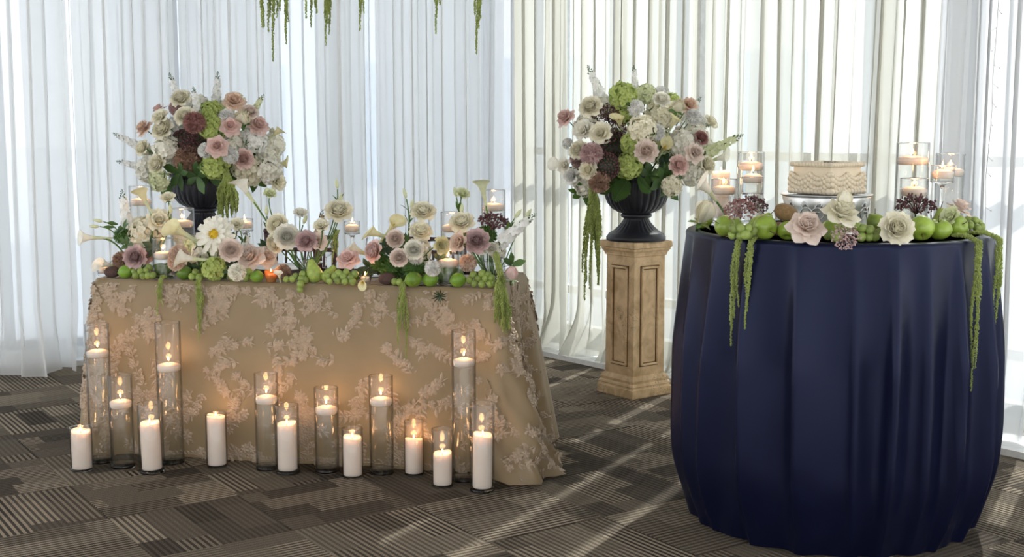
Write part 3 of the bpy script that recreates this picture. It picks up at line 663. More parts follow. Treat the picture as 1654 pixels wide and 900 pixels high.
def lib_hydrangea(key, R=.060, n=78, fs=.0165, flat=.8, seed=1):
    mb = MB(); rg = random.Random(seed); g = math.pi * (3 - 5 ** .5)
    pV, pF = petal(fs, fs * 1.05, 38, 78, r0=.001, cup=.1, tip='round', nu=3, nv=4)
    for i in range(n):
        c = 1 - (i + .5) / n * 1.62; a = i * g; s = math.sqrt(max(0, 1 - c * c)); d = np.array([s * math.cos(a), s * math.sin(a), c])
        M = frame(d + np.array([rg.uniform(-.45, .45) for _ in range(3)]), rg.uniform(0, 6)); k = rg.uniform(.8, 1.2); rad = R * rg.uniform(.82, 1.03)
        for q in range(4): mb.add(((pV * k) @ rotz(q * math.pi / 2).T) @ M.T + d * rad * np.array([1, 1, flat]), pF)
    core = MB(); V, F = ico(R * .72, 2); core.add(V * np.array([1, 1, flat]), F)
    parts = [('florets', mb.mesh(key), 'P*', 0.0), ('core', core.mesh(key + '_core'), 'P', 0.0), ('stem', stem_mesh(.16, .0035), 'stem', 0.0)]
    lm = leaf_mesh(.075, .045)
    for q in range(2): parts.append(('leaf', lm, 'leaf', 1.2 + q * 2.9))
    LIB[key] = parts
lib_hydrangea('hydrangea'); lib_hydrangea('hydrangea_large', .073, 105, .017, .85, 5); lib_hydrangea('lime_hydrangea', .054, 84, .0145, .95, 9)
def lib_carnation(key, R=.036, n=84, seed=2):
    mb = MB(); V, F = ico(R * .62, 1); mb.add(V, F); rg = random.Random(seed); g = math.pi * (3 - 5 ** .5)
    for i in range(n):
        c = 1 - (i + .5) / n * 1.35; a = i * g; s = math.sqrt(max(0, 1 - c * c)); d = np.array([s * math.cos(a), s * math.sin(a), c])
        V, F = petal(R * .55, R * .62, 4, 14, r0=0, cup=.1, tip='fan', ruffle=.20, nu=6, nv=4, seed=i)
        V[-6::2, 2] -= R * .09
        mb.add(V @ frame(d + np.array([rg.uniform(-.3, .3) for _ in range(3)]), rg.uniform(0, 6)).T + d * R * .5, F)
    cal = MB(); cal.add(*lathe([(.001, -.04), (.007, -.036), (.008, -.012), (.012, 0)], 8))
    LIB[key] = [('ruffled_petals', mb.mesh(key), 'P*', 0.0), ('calyx', cal.mesh(key + '_cal'), 'stem', 0.0), ('stem', stem_mesh(.15), 'stem', 0.0)]
lib_carnation('carnation')
def lib_dianthus(key='green_dianthus', R=.034, n=260):
    mb = MB(); g = math.pi * (3 - 5 ** .5); rg = random.Random(4)
    for i in range(n):
        c = 1 - (i + .5) / n * 1.9; a = i * g; s = math.sqrt(max(0, 1 - c * c)); d = np.array([s * math.cos(a), s * math.sin(a), c])
        V, F = petal(R * .42, R * .16, 0, rg.uniform(10, 50), r0=0, cup=.2, tip='point', nu=3, nv=3, seed=i); mb.add(V @ frame(d, rg.uniform(0, 6)).T + d * R * .7, F)
    V, F = ico(R * .75, 1); mb.add(V, F)
    LIB[key] = [('green_tufts', mb.mesh(key), 'P*', 0.0), ('stem', stem_mesh(.14), 'stem', 0.0)]
lib_dianthus()
def lib_umbel(key='lace_umbel', R=.05, n=46, dot=.0042):
    mb = MB(); g = math.pi * (3 - 5 ** .5); rg = random.Random(8); st = MB()
    for i in range(n):
        c = 1 - (i + .5) / n * .8; a = i * g; s = math.sqrt(1 - c * c); d = np.array([s * math.cos(a), s * math.sin(a), c * .75]) * R * rg.uniform(.8, 1.05)
        st.add(*tube([(0, 0, -.01), d * .5 + [0, 0, .002], d], .0007, 3, False))
        for q in range(4): mb.add(OCT[0] * dot * rg.uniform(.6, 1.1) + d + np.array([rg.uniform(-1, 1) for _ in range(3)]) * dot * 1.4, OCT[1])
    LIB[key] = [('tiny_florets', mb.mesh(key), 'P*', 0.0), ('branchlets', st.mesh(key + '_br'), 'stemP*', 0.0), ('stem', stem_mesh(.13, .002), 'stem', 0.0)]
lib_umbel()
def lib_berry(key='berry_head', R=.05, n=150):
    mb = MB(); g = math.pi * (3 - 5 ** .5); V0, F0 = ico(R * .085, 1)
    for i in range(n):
        c = 1 - (i + .5) / n * 1.5; a = i * g; s = math.sqrt(max(0, 1 - c * c)); mb.add(V0 + np.array([s * math.cos(a), s * math.sin(a), c]) * R, F0)
    V, F = ico(R * .93, 2); co = MB(); co.add(V, F)
    LIB[key] = [('berries', mb.mesh(key), 'P*', 0.0), ('core', co.mesh(key + '_core'), 'leaf_dark', 0.0), ('stem', stem_mesh(.13), 'stem', 0.0)]
lib_berry()
def lib_dahlia(key='dahlia'):
    parts = []
    for i, (n, L, Wd, a0, a1, z0) in enumerate([(12, .070, .024, 88, 96, -.006), (12, .062, .023, 74, 84, -.002), (12, .048, .020, 58, 72, .002)]):
        mb = MB(); mb.add(*petal(L, Wd, a0, a1, r0=.006, z0=z0, cup=.35, tip='strap', nu=5, nv=5, ruffle=.02)); me = mb.mesh('dahlia_petal')
        for k in range(n): parts.append(('petal', me, 'P', math.tau * k / n + i * .13 + random.uniform(-.06, .06)))
    ce = MB(); V, F = ico(.017, 2); ce.add(V * np.array([1, 1, .6]) + [0, 0, .008], F); rg = random.Random(3)
    for k in range(60):
        d = unit([rg.uniform(-1, 1), rg.uniform(-1, 1), rg.uniform(.3, 1)]); ce.add(OCT[0] * np.array([.0016, .0016, .004]) @ frame(d).T + d * .019 * np.array([1, 1, .7]) + [0, 0, .008], OCT[1])
    parts += [('flower_center', ce.mesh('dahlia_center'), 'yellow', 0.0), ('stem', stem_mesh(.14), 'stem', 0.0)]; LIB[key] = parts
lib_dahlia()
def lib_calla(key='calla', L=.085, R=.021, stemL=.16):
    mb = MB(); V = []; nv, nu = 12, 18
    for j in range(nv):
        v = j / (nv - 1); r = .0045 + (R - .0045) * v ** 1.9
        for i in range(nu):
            u = i / (nu - 1); a = -.15 + (math.tau + .5) * u; ov = .0035 * u                    # overlapping wrap
            lip = (.5 + .5 * math.cos(a - math.pi)) ; zz = L * v * (.62 + .5 * lip * v + .0); fl = 1 + .55 * max(0, v - .75) / .25 * (.4 + .6 * lip)
            rr_ = (r + ov * v) * fl; V.append((rr_ * math.cos(a), rr_ * math.sin(a), zz - .35 * L * max(0, v - .8) / .2 * .35 * lip))
    mb.add(np.array(V), grid_faces(nv, nu))
    sp = MB(); sp.add(*tube([(0, 0, .008), (0, 0, .03), (.002, 0, .048), (.002, 0, .052)], [.003, .004, .003, .001], 6))
    st = MB(); st.add(*tube([(0, 0, .022), (0, 0, .004), (0, 0, -.02), (0, 0, -.05)], [.009, .0062, .005, .0045], 8, False))
    LIB[key] = [('spathe', mb.mesh(key), 'P', 0.0), ('spadix', sp.mesh(key + '_sp'), 'yellow', 0.0), ('stalk_top', st.mesh(key + '_neck'), 'petal_palegreen', 0.0), ('stem', stem_mesh(stemL, .0042), 'stem', 0.0)]
lib_calla()
def lib_stock(key='stock', H=.17, n=22):
    """flower spike growing along +z from the origin"""
    fl = MB(); bd = MB(); rg = random.Random(6); g = math.pi * (3 - 5 ** .5)
    pV, pF = petal(.023, .023, 55, 96, r0=.002, cup=.1, tip='round', ruffle=.08, nu=3, nv=3)
    for i in range(n):
        v = i / (n - 1); z = H * .78 * v; a = i * g; d = np.array([math.cos(a), math.sin(a), .25]); k = 1 - .45 * v; M = frame(d, rg.uniform(0, 6))
        for q in range(5): fl.add((pV * k) @ rotz(q * math.tau / 5).T @ M.T + np.array([0, 0, z]) + d * .016 * k, pF)
    for i in range(12):
        v = i / 11; a = i * g; d = np.array([math.cos(a), math.sin(a), .8]); p = np.array([0, 0, H * (.74 + .26 * v)]) + d * .010 * (1.2 - v); bd.add(OCT[0] * np.array([.0035, .0035, .006]) * (1.15 - .5 * v) @ frame(d).T + p, OCT[1])
    st = MB(); st.add(*tube([(0, 0, -.12), (0, 0, 0), (.002, 0, H)], [.003, .003, .0012], 5))
    LIB[key] = [('florets', fl.mesh(key), 'P*', 0.0), ('buds', bd.mesh(key + '_bud'), 'leaf*', 0.0), ('stem', st.mesh(key + '_stem'), 'stem', 0.0)]
lib_stock()
def lib_lisbud(key='flower_bud'):
    """closed bud with two narrow leaves on a thin stalk along +z"""
    b = MB(); b.add(*lathe([(0, 0), (.005, .004), (.0075, .014), (.006, .026), (.0015, .036), (0, .037)], 8))
    LIB[key] = [('bud', b.mesh('bud'), 'petal_palegreen', 0.0), ('stem', stem_mesh(.10, .0015), 'stem', 0.0)]
    m1 = MB(); V, F = petal(.045, .013, 20, 45, r0=.001, z0=-.055, cup=.3, tip='point', nu=3, nv=5); m1.add(V, F); me = m1.mesh('lis_leaf')
    LIB[key] += [('leaf', me, 'leaf', .4), ('leaf', me, 'leaf', 3.4)]
lib_lisbud()
def lib_sprig(key, n, L, Wd, spread, mat):
    ms = [leaf_mesh(L * k, Wd * k, b) for k, b in ((1, 30), (.8, 50), (1.1, 15))]; parts = []
    for i in range(n): parts.append(('leaf', ms[i % 3], mat, i * 2.4))
    parts.append(('stem', stem_mesh(.12, .002), 'stem', 0.0)); LIB[key] = parts
lib_sprig('leaf_tuft', 14, .05, .008, 1, 'leaf_dark'); lib_sprig('leaf_sprig', 5, .085, .042, 1, 'leaf'); lib_sprig('leaf_sprig_dark', 6, .09, .045, 1, 'leaf_dark')
def lib_fern(key='fern', L=.16, n=15):
    mb = MB(); pts = np.array([(0, t * .05, 0 + t * L) for t in np.linspace(0, 1, 12)]) * [1, 1, 1]; pts[:, 1] = -.05 * (pts[:, 2] / L) ** 2
    parts = []; st = MB(); st.add(*tube(pts, np.linspace(.0018, .0005, 12), 4)); parts.append(('stem', st.mesh('fern_stem'), 'stem', 0.0))
    for i in range(n):
        v = (i + 1) / (n + 1); z = L * v; k = .045 * math.sin(math.pi * (.12 + .85 * v)) + .006
        for sg in (-1, 1):
            V, F = petal(k, .011, 55, 70, r0=0, cup=.1, tip='strap', nu=3, nv=4); V = V * [sg, 1, 1]; mb.add(V + [0, -.05 * v * v, z], F)
    parts.append(('fronds', mb.mesh('fern_fronds'), 'leaf*', 0.0)); LIB[key] = parts
lib_fern()
PARTMAT = {'stem': 'stem', 'leaf': 'leaf', 'leaf_dark': 'leaf_dark', 'yellow': 'yellow'}
def place(kind, colour, p, n, size, label, cat, name=None, group=None, roll=None, foot=None, stemmat=None, pnames=True):
    """one flower: its own Empty, petals and stem as parts; foot = world point the stem reaches down to"""
    M = frame(n, random.uniform(0, 6) if roll is None else roll)
    root = thing(name or kind, label, cat, p, M, size, group or label)
    for nm, me, mt, az in LIB[kind]:
        stuff = mt.endswith('*'); mt = mt.rstrip('*')
        if nm == 'stem' and foot is not None: continue
        m = MAT['petal_' + colour] if mt in ('P', 'stemP') else MAT[mt]
        o = obj(nm, recol(me, m), None, root)
        if az: o.rotation_euler = (0, 0, az)
        if stuff: o['kind'] = 'stuff'
    if foot is not None:
        p = np.asarray(p, float); f = np.asarray(foot, float); b = p - unit(n) * .07; mid = np.array([(b[0] * .6 + f[0] * .4), (b[1] * .6 + f[1] * .4), (b[2] + f[2]) / 2])
        mb = MB(); P = np.concatenate([bez(p - unit(n) * .003, b, mid, 6)[:-1], bez(mid, (mid + f) / 2, f, 6)]); mb.add(*tube(P, .0028 if kind != 'calla' else .0042, 5)); world_part('stem', mb.mesh('stem'), MAT['stem'], root)
    return root
def tassel(paths, label, name='amaranthus', thick=.008, group=None, kind_mat='amaranth'):
    """hanging amaranthus: each strand a chain of tiny blossom clusters"""
    root = thing(name, label, 'flower', paths[0][0], group=group or label); rg = random.Random(len(label))
    for path in paths:
        P = np.asarray(path, float); seg = np.linalg.norm(np.diff(P, axis=0), axis=1); cum = np.concatenate([[0], np.cumsum(seg)]); L = cum[-1]; n = int(L / .0042)
        mb = MB(); mb.add(*tube(P, .0012, 4))
        for i in range(n):
            v = i / n; c = np.array([np.interp(v * L, cum, P[:, k]) for k in range(3)]); th = thick * (1 - .62 * v) * min(1, .5 + v * 6)
            for q in range(3): mb.add(OCT[0] * rg.uniform(.35, .6) * th * np.array([1, 1, 1.4]) + c + np.array([rg.uniform(-1, 1), rg.uniform(-1, 1), rg.uniform(-.5, .5)]) * th * .75, OCT[1])
        o = world_part('strand', mb.mesh('strand', False), MAT[kind_mat], root); o['kind'] = 'stuff'
    return root

# ------------------------------------------------------------------ fruit
FM = {}
def fruit_spheres(kind, axis, size):
    a = unit(axis)
    if kind == 'mango': return [(a * z * size, .032 * size) for z in (-.03, 0, .03)]
    if kind == 'kiwi': return [(a * z * size, .0245 * size) for z in (-.012, .012)]
    if kind == 'pear': return [(a * -.002 * size, .0345 * size), (a * .030 * size, .024 * size), (a * .048 * size, .016 * size)]
    if kind == 'lime': return [(a * z * size, .0285 * size) for z in (-.005, .005)]
    return [(a * 0, .0365 * size)]
def fruit_meshes():
    th = np.linspace(0, math.pi, 17); r = .037
    prof = []
    for t in th:   # apple: dimples at both ends
        k = 1 + .0 * t; rad = r * math.sin(t) * (1 + .10 * math.cos(t)) ; z = -r * .92 * math.cos(t) * (1 - .32 * math.exp(-(math.sin(t) / .35) ** 2)); prof.append((max(rad, .0004), z))
    mb = MB(); mb.add(*lathe(prof, 24, lambda a, i: 1 + .02 * np.cos(5 * a))); FM['apple'] = mb.mesh('apple')
    mb = MB(); mb.add(*tube([(0, 0, .020), (.001, 0, .032), (.005, 0, .046)], .0014, 5)); FM['apple_stem'] = mb.mesh('apple_stem')
    pr = [(.0004, -.034), (.012, -.036), (.025, -.030), (.034, -.014), (.0355, .002), (.031, .018), (.023, .034), (.017, .048), (.014, .058), (.010, .064), (.0004, .063)]
    mb = MB(); mb.add(*lathe(pr, 24)); FM['pear'] = mb.mesh('pear'); mb = MB(); mb.add(*tube([(0, 0, .062), (.002, 0, .075), (.008, 0, .092)], .0015, 5)); FM['pear_stem'] = mb.mesh('pear_stem')
    pr = [(.0004, -.036), (.004, -.0345), (.007, -.032)] + [(.0295 * math.sin(t), -.033 * math.cos(t)) for t in np.linspace(.28, math.pi - .25, 12)] + [(.006, .033), (.003, .0355), (.0004, .036)]
    mb = MB(); mb.add(*lathe(pr, 22)); FM['lime'] = mb.mesh('lime')
    mb = MB(); mb.add(*lathe([(max(.0004, .026 * math.sin(t) ** .9), -.036 * math.cos(t)) for t in np.linspace(0, math.pi, 15)], 22)); FM['kiwi'] = mb.mesh('kiwi')
    mb = MB(); mb.add(OCT[0] * [.003, .003, .002] + [0, 0, .036], OCT[1]); FM['kiwi_tip'] = mb.mesh('kiwi_tip')
    mb = MB(); mb.add(*lathe([(max(.0004, .035 * math.sin(t) * (1 + .15 * math.cos(t))), -.062 * math.cos(t)) for t in np.linspace(0, math.pi, 17)], 24)); FM['mango'] = mb.mesh('green_mango')
    V, F = ico(.0145, 2); mb = MB(); mb.add(V * [1, 1, 1.15], F); FM['grape'] = mb.mesh('grape')
fruit_meshes()
def fruit(kind, p, label, axis=(0, 0, 1), size=1.0, mat=None, group=None, rest=None, M=None):
    M = frame(axis, random.uniform(0, 6)) if M is None else M
    if rest is not None: p = np.array([p[0], p[1], rest - lowest(FM[kind], M, size)])
    nm = {'lime': 'lime_fruit', 'mango': 'lime_fruit'}.get(kind, kind)
    root = thing({'lime': 'lime', 'mango': 'green_mango'}.get(kind, kind), label, {'mango': 'mango'}.get(kind, kind), p, M, size, group or label)
    obj({'mango': 'skin'}.get(kind, 'skin'), recol(FM[kind], MAT[mat or nm]), None, root)
    if kind + '_stem' in FM: obj('stem', recol(FM[kind + '_stem'], MAT['twig']), None, root)
    if kind == 'kiwi': obj('blossom_tip', recol(FM['kiwi_tip'], MAT['twig']), None, root)
    if kind in ('lime', 'mango'):
        k = 'lime_tip'
        if k not in FM: mb = MB(); mb.add(*lathe([(.0004, .034), (.0035, .035), (.003, .0375), (.0004, .038)], 8)); FM[k] = mb.mesh(k)
        o = obj('stem_end', recol(FM[k], MAT['stem']), None, root); 
        if kind == 'mango': o.location = (0, 0, .025)
    return root
def grapes(pts, label, group=None):
    """pts: world centres of the single grapes"""
    c = np.mean(pts, axis=0); root = thing('grape_bunch', label, 'grapes', (c[0], c[1], min(p[2] for p in pts) - .011), group=group or label); rg = random.Random(len(label))
    base = np.array(root.location); st = MB(); top = c + [0, .012, .018] - base
    for p in pts:
        g = obj('grape', recol(FM['grape'], MAT['grape']), None, root, p - base); k = rg.uniform(.92, 1.12); g.scale = (k, k, k); g.rotation_euler = (rg.uniform(-1, 1), rg.uniform(-1, 1), 0)
        st.add(*tube([top, (top + p - base) / 2 + [0, 0, .004], p - base], .0009, 4, False))
    obj('stalk', st.mesh('grape_stalk'), MAT['stem'], root); return root

# ------------------------------------------------------------------ settling: things that touch are moved until they only press lightly
OBST = []                                             # spheres standing for fixed things (centre, radius)
def obst_cyl(p, r, h):
    for z in np.linspace(r, max(r, h - r), max(1, int(math.ceil(h / r)) - 1)): OBST.append((np.asarray(p, float) + [0, 0, z], r))
class Body:
    def __init__(s, pos, spheres, dirs, slack, floor=None, disk=None, planes=()):
        s.pos = np.asarray(pos, float).copy(); s.p0 = s.pos.copy(); s.sph = [(np.asarray(o, float), r) for o, r in spheres]; s.dirs = [(unit(d), w_, m) for d, w_, m in dirs]; s.slack = slack; s.floor = floor; s.disk = disk; s.planes = planes
        s.W = sum(w_ * np.outer(d, d) for d, w_, m in s.dirs)
    def clamp(s):
        q = s.pos - s.p0; B = np.array([d for d, _, _ in s.dirs]); k = B @ q; lim = np.array([m for _, _, m in s.dirs]); s.pos = s.p0 + np.clip(k, -lim, lim) @ B
        if s.floor is not None: s.pos[2] = max(s.pos[2], s.floor)
        for n2, c2, d2 in s.planes:
            e = d2 - float(np.dot(s.pos[:2] - c2, n2))
            if e > 0: s.pos[:2] += n2 * e
        if s.disk is not None:
            c, R = s.disk; v = s.pos[:2] - c; n = np.linalg.norm(v)
            if n > R: s.pos[:2] = c + v / n * R
def relax(bodies, obst=(), iters=320):
    own = np.array([i for i, b in enumerate(bodies) for _ in b.sph] + [-1] * len(obst)); off = np.array([o for b in bodies for o, _ in b.sph] + [c for c, _ in obst]); R = np.array([r for b in bodies for _, r in b.sph] + [r for _, r in obst])
    sl = np.array([b.slack for b in bodies for _ in b.sph] + [1.0] * len(obst)); m = int((own >= 0).sum()); K = (sl[:m, None] + sl[None]) / 2 * (R[:m, None] + R[None])
    for it in range(iters):
        C = off.copy(); C[:m] += np.array([bodies[i].pos for i in own[:m]]); D = np.linalg.norm(C[:m, None] - C[None], axis=2); P = K - D
        P[own[:m, None] == own[None]] = -1; I, J = np.nonzero(P > 1e-4)
        if not len(I): break
        for i, j in zip(I, J):
            if own[j] >= 0 and j < i: continue
            a = bodies[own[i]]; b = bodies[own[j]] if own[j] >= 0 else None; n = C[i] - C[j]; n = n / (np.linalg.norm(n) + 1e-9)
            wa = float(n @ a.W @ n); wb = float(n @ b.W @ n) if b else 0.0; t = wa + wb
            if t < 1e-3: n = a.dirs[0][0]; wa = float(n @ a.W @ n); wb = float(n @ b.W @ n) if b else 0.0; t = wa + wb
            k = (.45 if b else 1.0) * P[i, j] / t; a.pos = a.pos + a.W @ n * min(k, .03)
            if b: b.pos = b.pos - b.W @ n * min(k, .03)
        for b in bodies: b.clamp()
    return bodies
def view_dirs(p, depth, side):
    u = unit(np.asarray(p) - CC); return [(u, 1.0, depth), (CR, .22, side), (unit(np.cross(CR, u)), .22, side)]
def bloom_spheres(kind, n, size, d):
    """collision spheres of a bloom whose placed point is its base; d = real width"""
    n = unit(n)
    if kind == 'stock': return [(n * z * size, .030 * size) for z in (.02, .06, .10, .135)]
    if kind == 'calla': return [(n * .015 * size, .010 * size), (n * .04 * size, .015 * size), (n * .068 * size, .021 * size)]
    if kind == 'lace_umbel': return [(n * .022 * size, .03 * size)]
    if kind in ('hydrangea', 'hydrangea_large', 'lime_hydrangea', 'berry_head', 'green_dianthus', 'carnation'): return [(n * 0.0, .46 * d)]
    if kind == 'dahlia': return [(n * .004 + unit(np.cross(n, (0, 0, 1))) * .3 * d * math.cos(a) + unit(np.cross(n, np.cross(n, (0, 0, 1)))) * .3 * d * math.sin(a), .16 * d) for a in np.arange(0, 6.2, 1.05)] + [(n * .006, .16 * d)]
    return [(n * .018 * size, .40 * d)]
def lowest(mesh, M, size):
    n = len(mesh.vertices); V = np.empty(n * 3); mesh.vertices.foreach_get('co', V); return float((V.reshape(-1, 3) @ np.asarray(M).T)[:, 2].min() * size)

QUEUE = []                                            # things waiting to be settled together
def defer(pos, spheres, dirs, slack, make, **k):
    b = Body(pos, spheres, dirs, slack, **k); b.make = make; QUEUE.append(b); return b
def flush(obst):
    relax(QUEUE, obst); out = []
    for b in QUEUE: b.make(b.pos); out += [(b.pos + o, r) for o, r in b.sph]
    QUEUE.clear(); return out
def clear_spot(p, n, size, spheres, cands):
    """of some nearby points, the one where a leaf sprig crosses the blooms least"""
    if not spheres: return p
    C = np.array([c for c, _ in spheres]); R = np.array([r for _, r in spheres]); best = None
    for q in cands:
        M = frame(n); pts = [q] + [q + M @ np.array([rr_ * math.cos(a), rr_ * math.sin(a), .02]) * size for rr_ in (.03, .06, .085) for a in np.arange(0, 6.2, 1.05)]
        c = sum(float(np.maximum(0, R - np.linalg.norm(C - x, axis=1)).sum()) for x in pts)
        if best is None or c < best[0] - 1e-6: best = (c, q)
    return best[1]
# ------------------------------------------------------------------ candles and glass
def flame_parts(root, z, scale=1.0, power=.06, tilt=0.0):
    mb = MB(); mb.add(*tube([(0, 0, z - .004), (0, 0, z + .006), (.001, 0, z + .010)], .0011, 5)); obj('wick', mb.mesh('wick'), MAT['wick'], root)
    fz = z + .006; mb = MB(); V, F = lathe([(.0003, 0), (.0028, .003), (.0042, .008), (.0038, .014), (.002, .021), (.0003, .027)], 10); V = V * scale; V[:, 0] += V[:, 2] * tilt; mb.add(V + [0, 0, fz], F); fl = obj('flame', mb.mesh('flame'), MAT['flame'], root)
    ld = bpy.data.lights.new('candle_light', 'POINT'); ld.energy = power; ld.color = (1, .50, .20); ld.shadow_soft_size = .012
    lo = link('candle_light', ld, root); lo.location = (tilt * .02, 0, fz + .020)
def wavy_top(r, z, dip, seed):
    """pillar candle top with a melted hollow and an uneven rim"""
    return [(r, z - .006), (r * .97, z), (r * .9, z - .001), (r * .7, z - dip * .6), (r * .35, z - dip), (.0004, z - dip)]
def pillar(loc, r, h, label, tilt=0.0, group=None):
    root = thing('pillar_candle', label, 'candle', loc, group=group); root.rotation_euler = (0, tilt, 0)
    rg = random.Random(len(label)); a = rg.uniform(0, 6)
    V, F = lathe([(.0004, 0), (r * .96, 0), (r, .004), (r, h * .3), (r, h * .6)] + wavy_top(r, h, .010, 1), 28)
    zz = V[:, 2]; th = np.arctan2(V[:, 1], V[:, 0]); up = zz > h - .02; V[up, 2] += .005 * np.cos(th[up] - a) * np.hypot(V[up, 0], V[up, 1]) / r + .002 * np.sin(3 * th[up]) * np.hypot(V[up, 0], V[up, 1]) / r
    mb = MB(); mb.add(V, F); obj('wax', mb.mesh('pillar_wax'), MAT['wax'], root); flame_parts(root, h - .008, .72, .20)
    return root
def floating(loc, r, label, group=None, k=1.0):
    root = thing('floating_candle', label, 'candle', loc, group=group)
    mb = MB(); mb.add(*lathe([(.0004, -.014), (r * .84, -.014), (r * .95, -.010), (r, -.002), (r, .008), (r * .96, .011), (r * .75, .015), (r * .4, .019), (r * .15, .0195), (.0004, .019)], 28)); obj('wax', mb.mesh('float_wax'), MAT['wax'], root); flame_parts(root, .022, .75, .20, random.uniform(-.15, .15))
    return root
def cylinder_vase(loc, r, h, label, water=0.0, wall=.0032, base=.016, group=None, foot=None, name='glass_vase'):
    """straight clear vase; water = surface height above its base"""
    root = thing(name, label, 'vase', loc, group=group)
    z0 = foot or 0.0
    if loc[2] > .5:
        if foot: obst_cyl(np.asarray(loc) + [0, 0, foot - .01], r, h - foot + .01); obst_cyl(loc, .012, foot); OBST.append((np.asarray(loc) + [0, 0, .0], r * .8))
        else: obst_cyl(loc, r, h)
    mb = MB(); mb.add(*lathe([(r, z0 + .003), (r, h - .002), (r - .0012, h), (r - wall + .001, h), (r - wall, h - .002), (r - wall, z0 + base)], 40)); obj('glass_wall', mb.mesh('vase_wall'), MAT['glass'], root)
    mb = MB(); mb.add(*lathe([(.0004, z0), (r - .003, z0), (r - .0002, z0 + .003), (r - .0002, z0 + base - .001), (.0004, z0 + base - .001)], 40)); obj('glass_base', mb.mesh('vase_base'), MAT['thick_glass'], root)
    a_ = np.linspace(0, 2 * np.pi, 9); mb = MB(); mb.add(*lathe([(r - wall / 2 + .0019 * math.cos(q), h + .0017 * math.sin(q)) for q in a_], 40)); obj('rim', mb.mesh('vase_rim'), MAT['thick_glass'], root)
    if foot:
        mb = MB(); mb.add(*lathe([(.0004, 0), (r * .85, 0), (r * .86, .003), (r * .3, .007), (.006, .014), (.0045, .03), (.0045, z0 - .03), (.008, z0 - .015), (r * .4, z0 - .004), (r * .8, z0 - .0005), (.0004, z0 - .0005)], 32)); obj('glass_stem', mb.mesh('vase_stem'), MAT['thick_glass'], root)
    if water:
        mb = MB(); mb.add(*lathe([(.0004, z0 + base), (r - wall - .0006, z0 + base), (r - wall - .0006, water), (.0004, water)], 40)); obj('water', mb.mesh('water'), MAT['water'], root)
    return root
# floor row in front of the lace-covered table: (column, base row, width px, rim row, 'p'/'f', candle top row, wax width px, words)
ROW = [(133, 763, 35, 690, 'p', 697, 31, 'shortest, set apart at the calla lily end'), (165, 751, 38, 524, 'f', 566, 37, 'tall, nearest the calla lily end'),
       (199, 759, 38, 606, 'f', 647, 36, 'medium, behind a pillar candle and before a tall vase'), (246, 767, 40, 651, 'p', 684, 31, 'leaning slightly between two floating-candle vases'),
       (278, 752, 40, 521, 'f', 588, 38, 'tall, under the first hanging amaranthus'), (351, 757, 34, 668, 'p', 673, 29, 'standing alone, wax reaching almost to the rim'),
       (433, 762, 38, 603, 'f', 640, 37, 'medium, close beside a lit pillar candle vase'), (465, 768, 39, 654, 'p', 685, 31, 'tall wax, overlapping a floating-candle vase'),
       (529, 766, 39, 626, 'f', 657, 37, 'lower medium, beside a short pillar candle vase'), (570, 774, 34, 692, 'p', 707, 30, 'short wax, low vase between two floating-candle vases'),
       (617, 769, 39, 607, 'f', 643, 37, 'medium tall, in the middle between two short pillar vases'), (669, 770, 32, 680, 'p', 710, 30, 'short wax, set back below the drooping amaranthus'),
       (715, 789, 35, 693, 'p', 733, 30, 'shortest wax, pulled forward onto the carpet'), (750, 781, 39, 534, 'f', 580, 38, 'tallest, at the cloth corner with the long amaranthus'),
       (779, 797, 40, 651, 'p', 703, 31, 'tall wax, standing furthest out from the cloth corner')]
for x, yb, wpx, yr, kd, yc, cw, words in ROW:
    p = onz(x, yb - 4); k = ppm(p); r = wpx / 2 / k; h = onY(x, yr, p[1])[2]; zc = onY(x, yc, p[1])[2]
    if kd == 'p':
        cylinder_vase(p, r, h, 'pillar candle vase on the carpet, ' + words, base=.008 if wpx < 36 else .014)
        b = .009 if wpx < 36 else .016
        pillar(p + [0, 0, b], min(cw / 2 / k, r - .0036), zc - b + .004, 'white pillar candle on the carpet, ' + words, tilt=-.02 if x == 246 else (.012 if x == 779 else 0), group=None)
    else:
        cylinder_vase(p, r, h, 'water-filled vase on the carpet, ' + words, water=zc - .012, base=.02)
        floating(p + [0, 0, zc - .015], r - .0042, 'floating candle, its carpet vase ' + words)
# lace-covered table: (column, width px, depth t, rim row, candle row or None, foot?)
TV_ = [(231, 36, .40, 301, 322, None, 'tall, behind the white stock spike'), (297, 38, .36, 337, 357, None, 'half tall, between hydrangea and white dahlia'), (265, 34, .085, 385, 408, None, 'low, beneath the cream hydrangea'),
       (397, 28, .42, 354, 359, .11, 'stemmed, behind the white dahlia'), (570, 26, .36, 358, 364, .12, 'stemmed, beside the tall cream lisianthus'), (797, 39, .34, 307, 330, None, 'tallest, above the dark green scabiosa'),
       (731, 38, .38, 343, 364, None, 'half tall, behind a cream lisianthus'), (724, 37, .085, 403, 420, None, 'low, before the half tall vase')]
for x, wpx, t, yr, yc, ft, words in TV_:
    p = stand(x, t, .0045); k = ppm(p); r = wpx / 2 / k; h = stab(x, yr, t)[2] - p[2]; zc = stab(x, yc, t)[2] - p[2]
    cylinder_vase(p, r, h, ('stemmed' if ft else 'straight') + ' glass candle vase on the lace table, ' + words, water=zc - .012, base=.006 if ft else .012, foot=(h - .055) if ft else None)
    floating(p + [0, 0, zc - .014], r - .0042, 'pale floating candle on the lace table, vase ' + words)
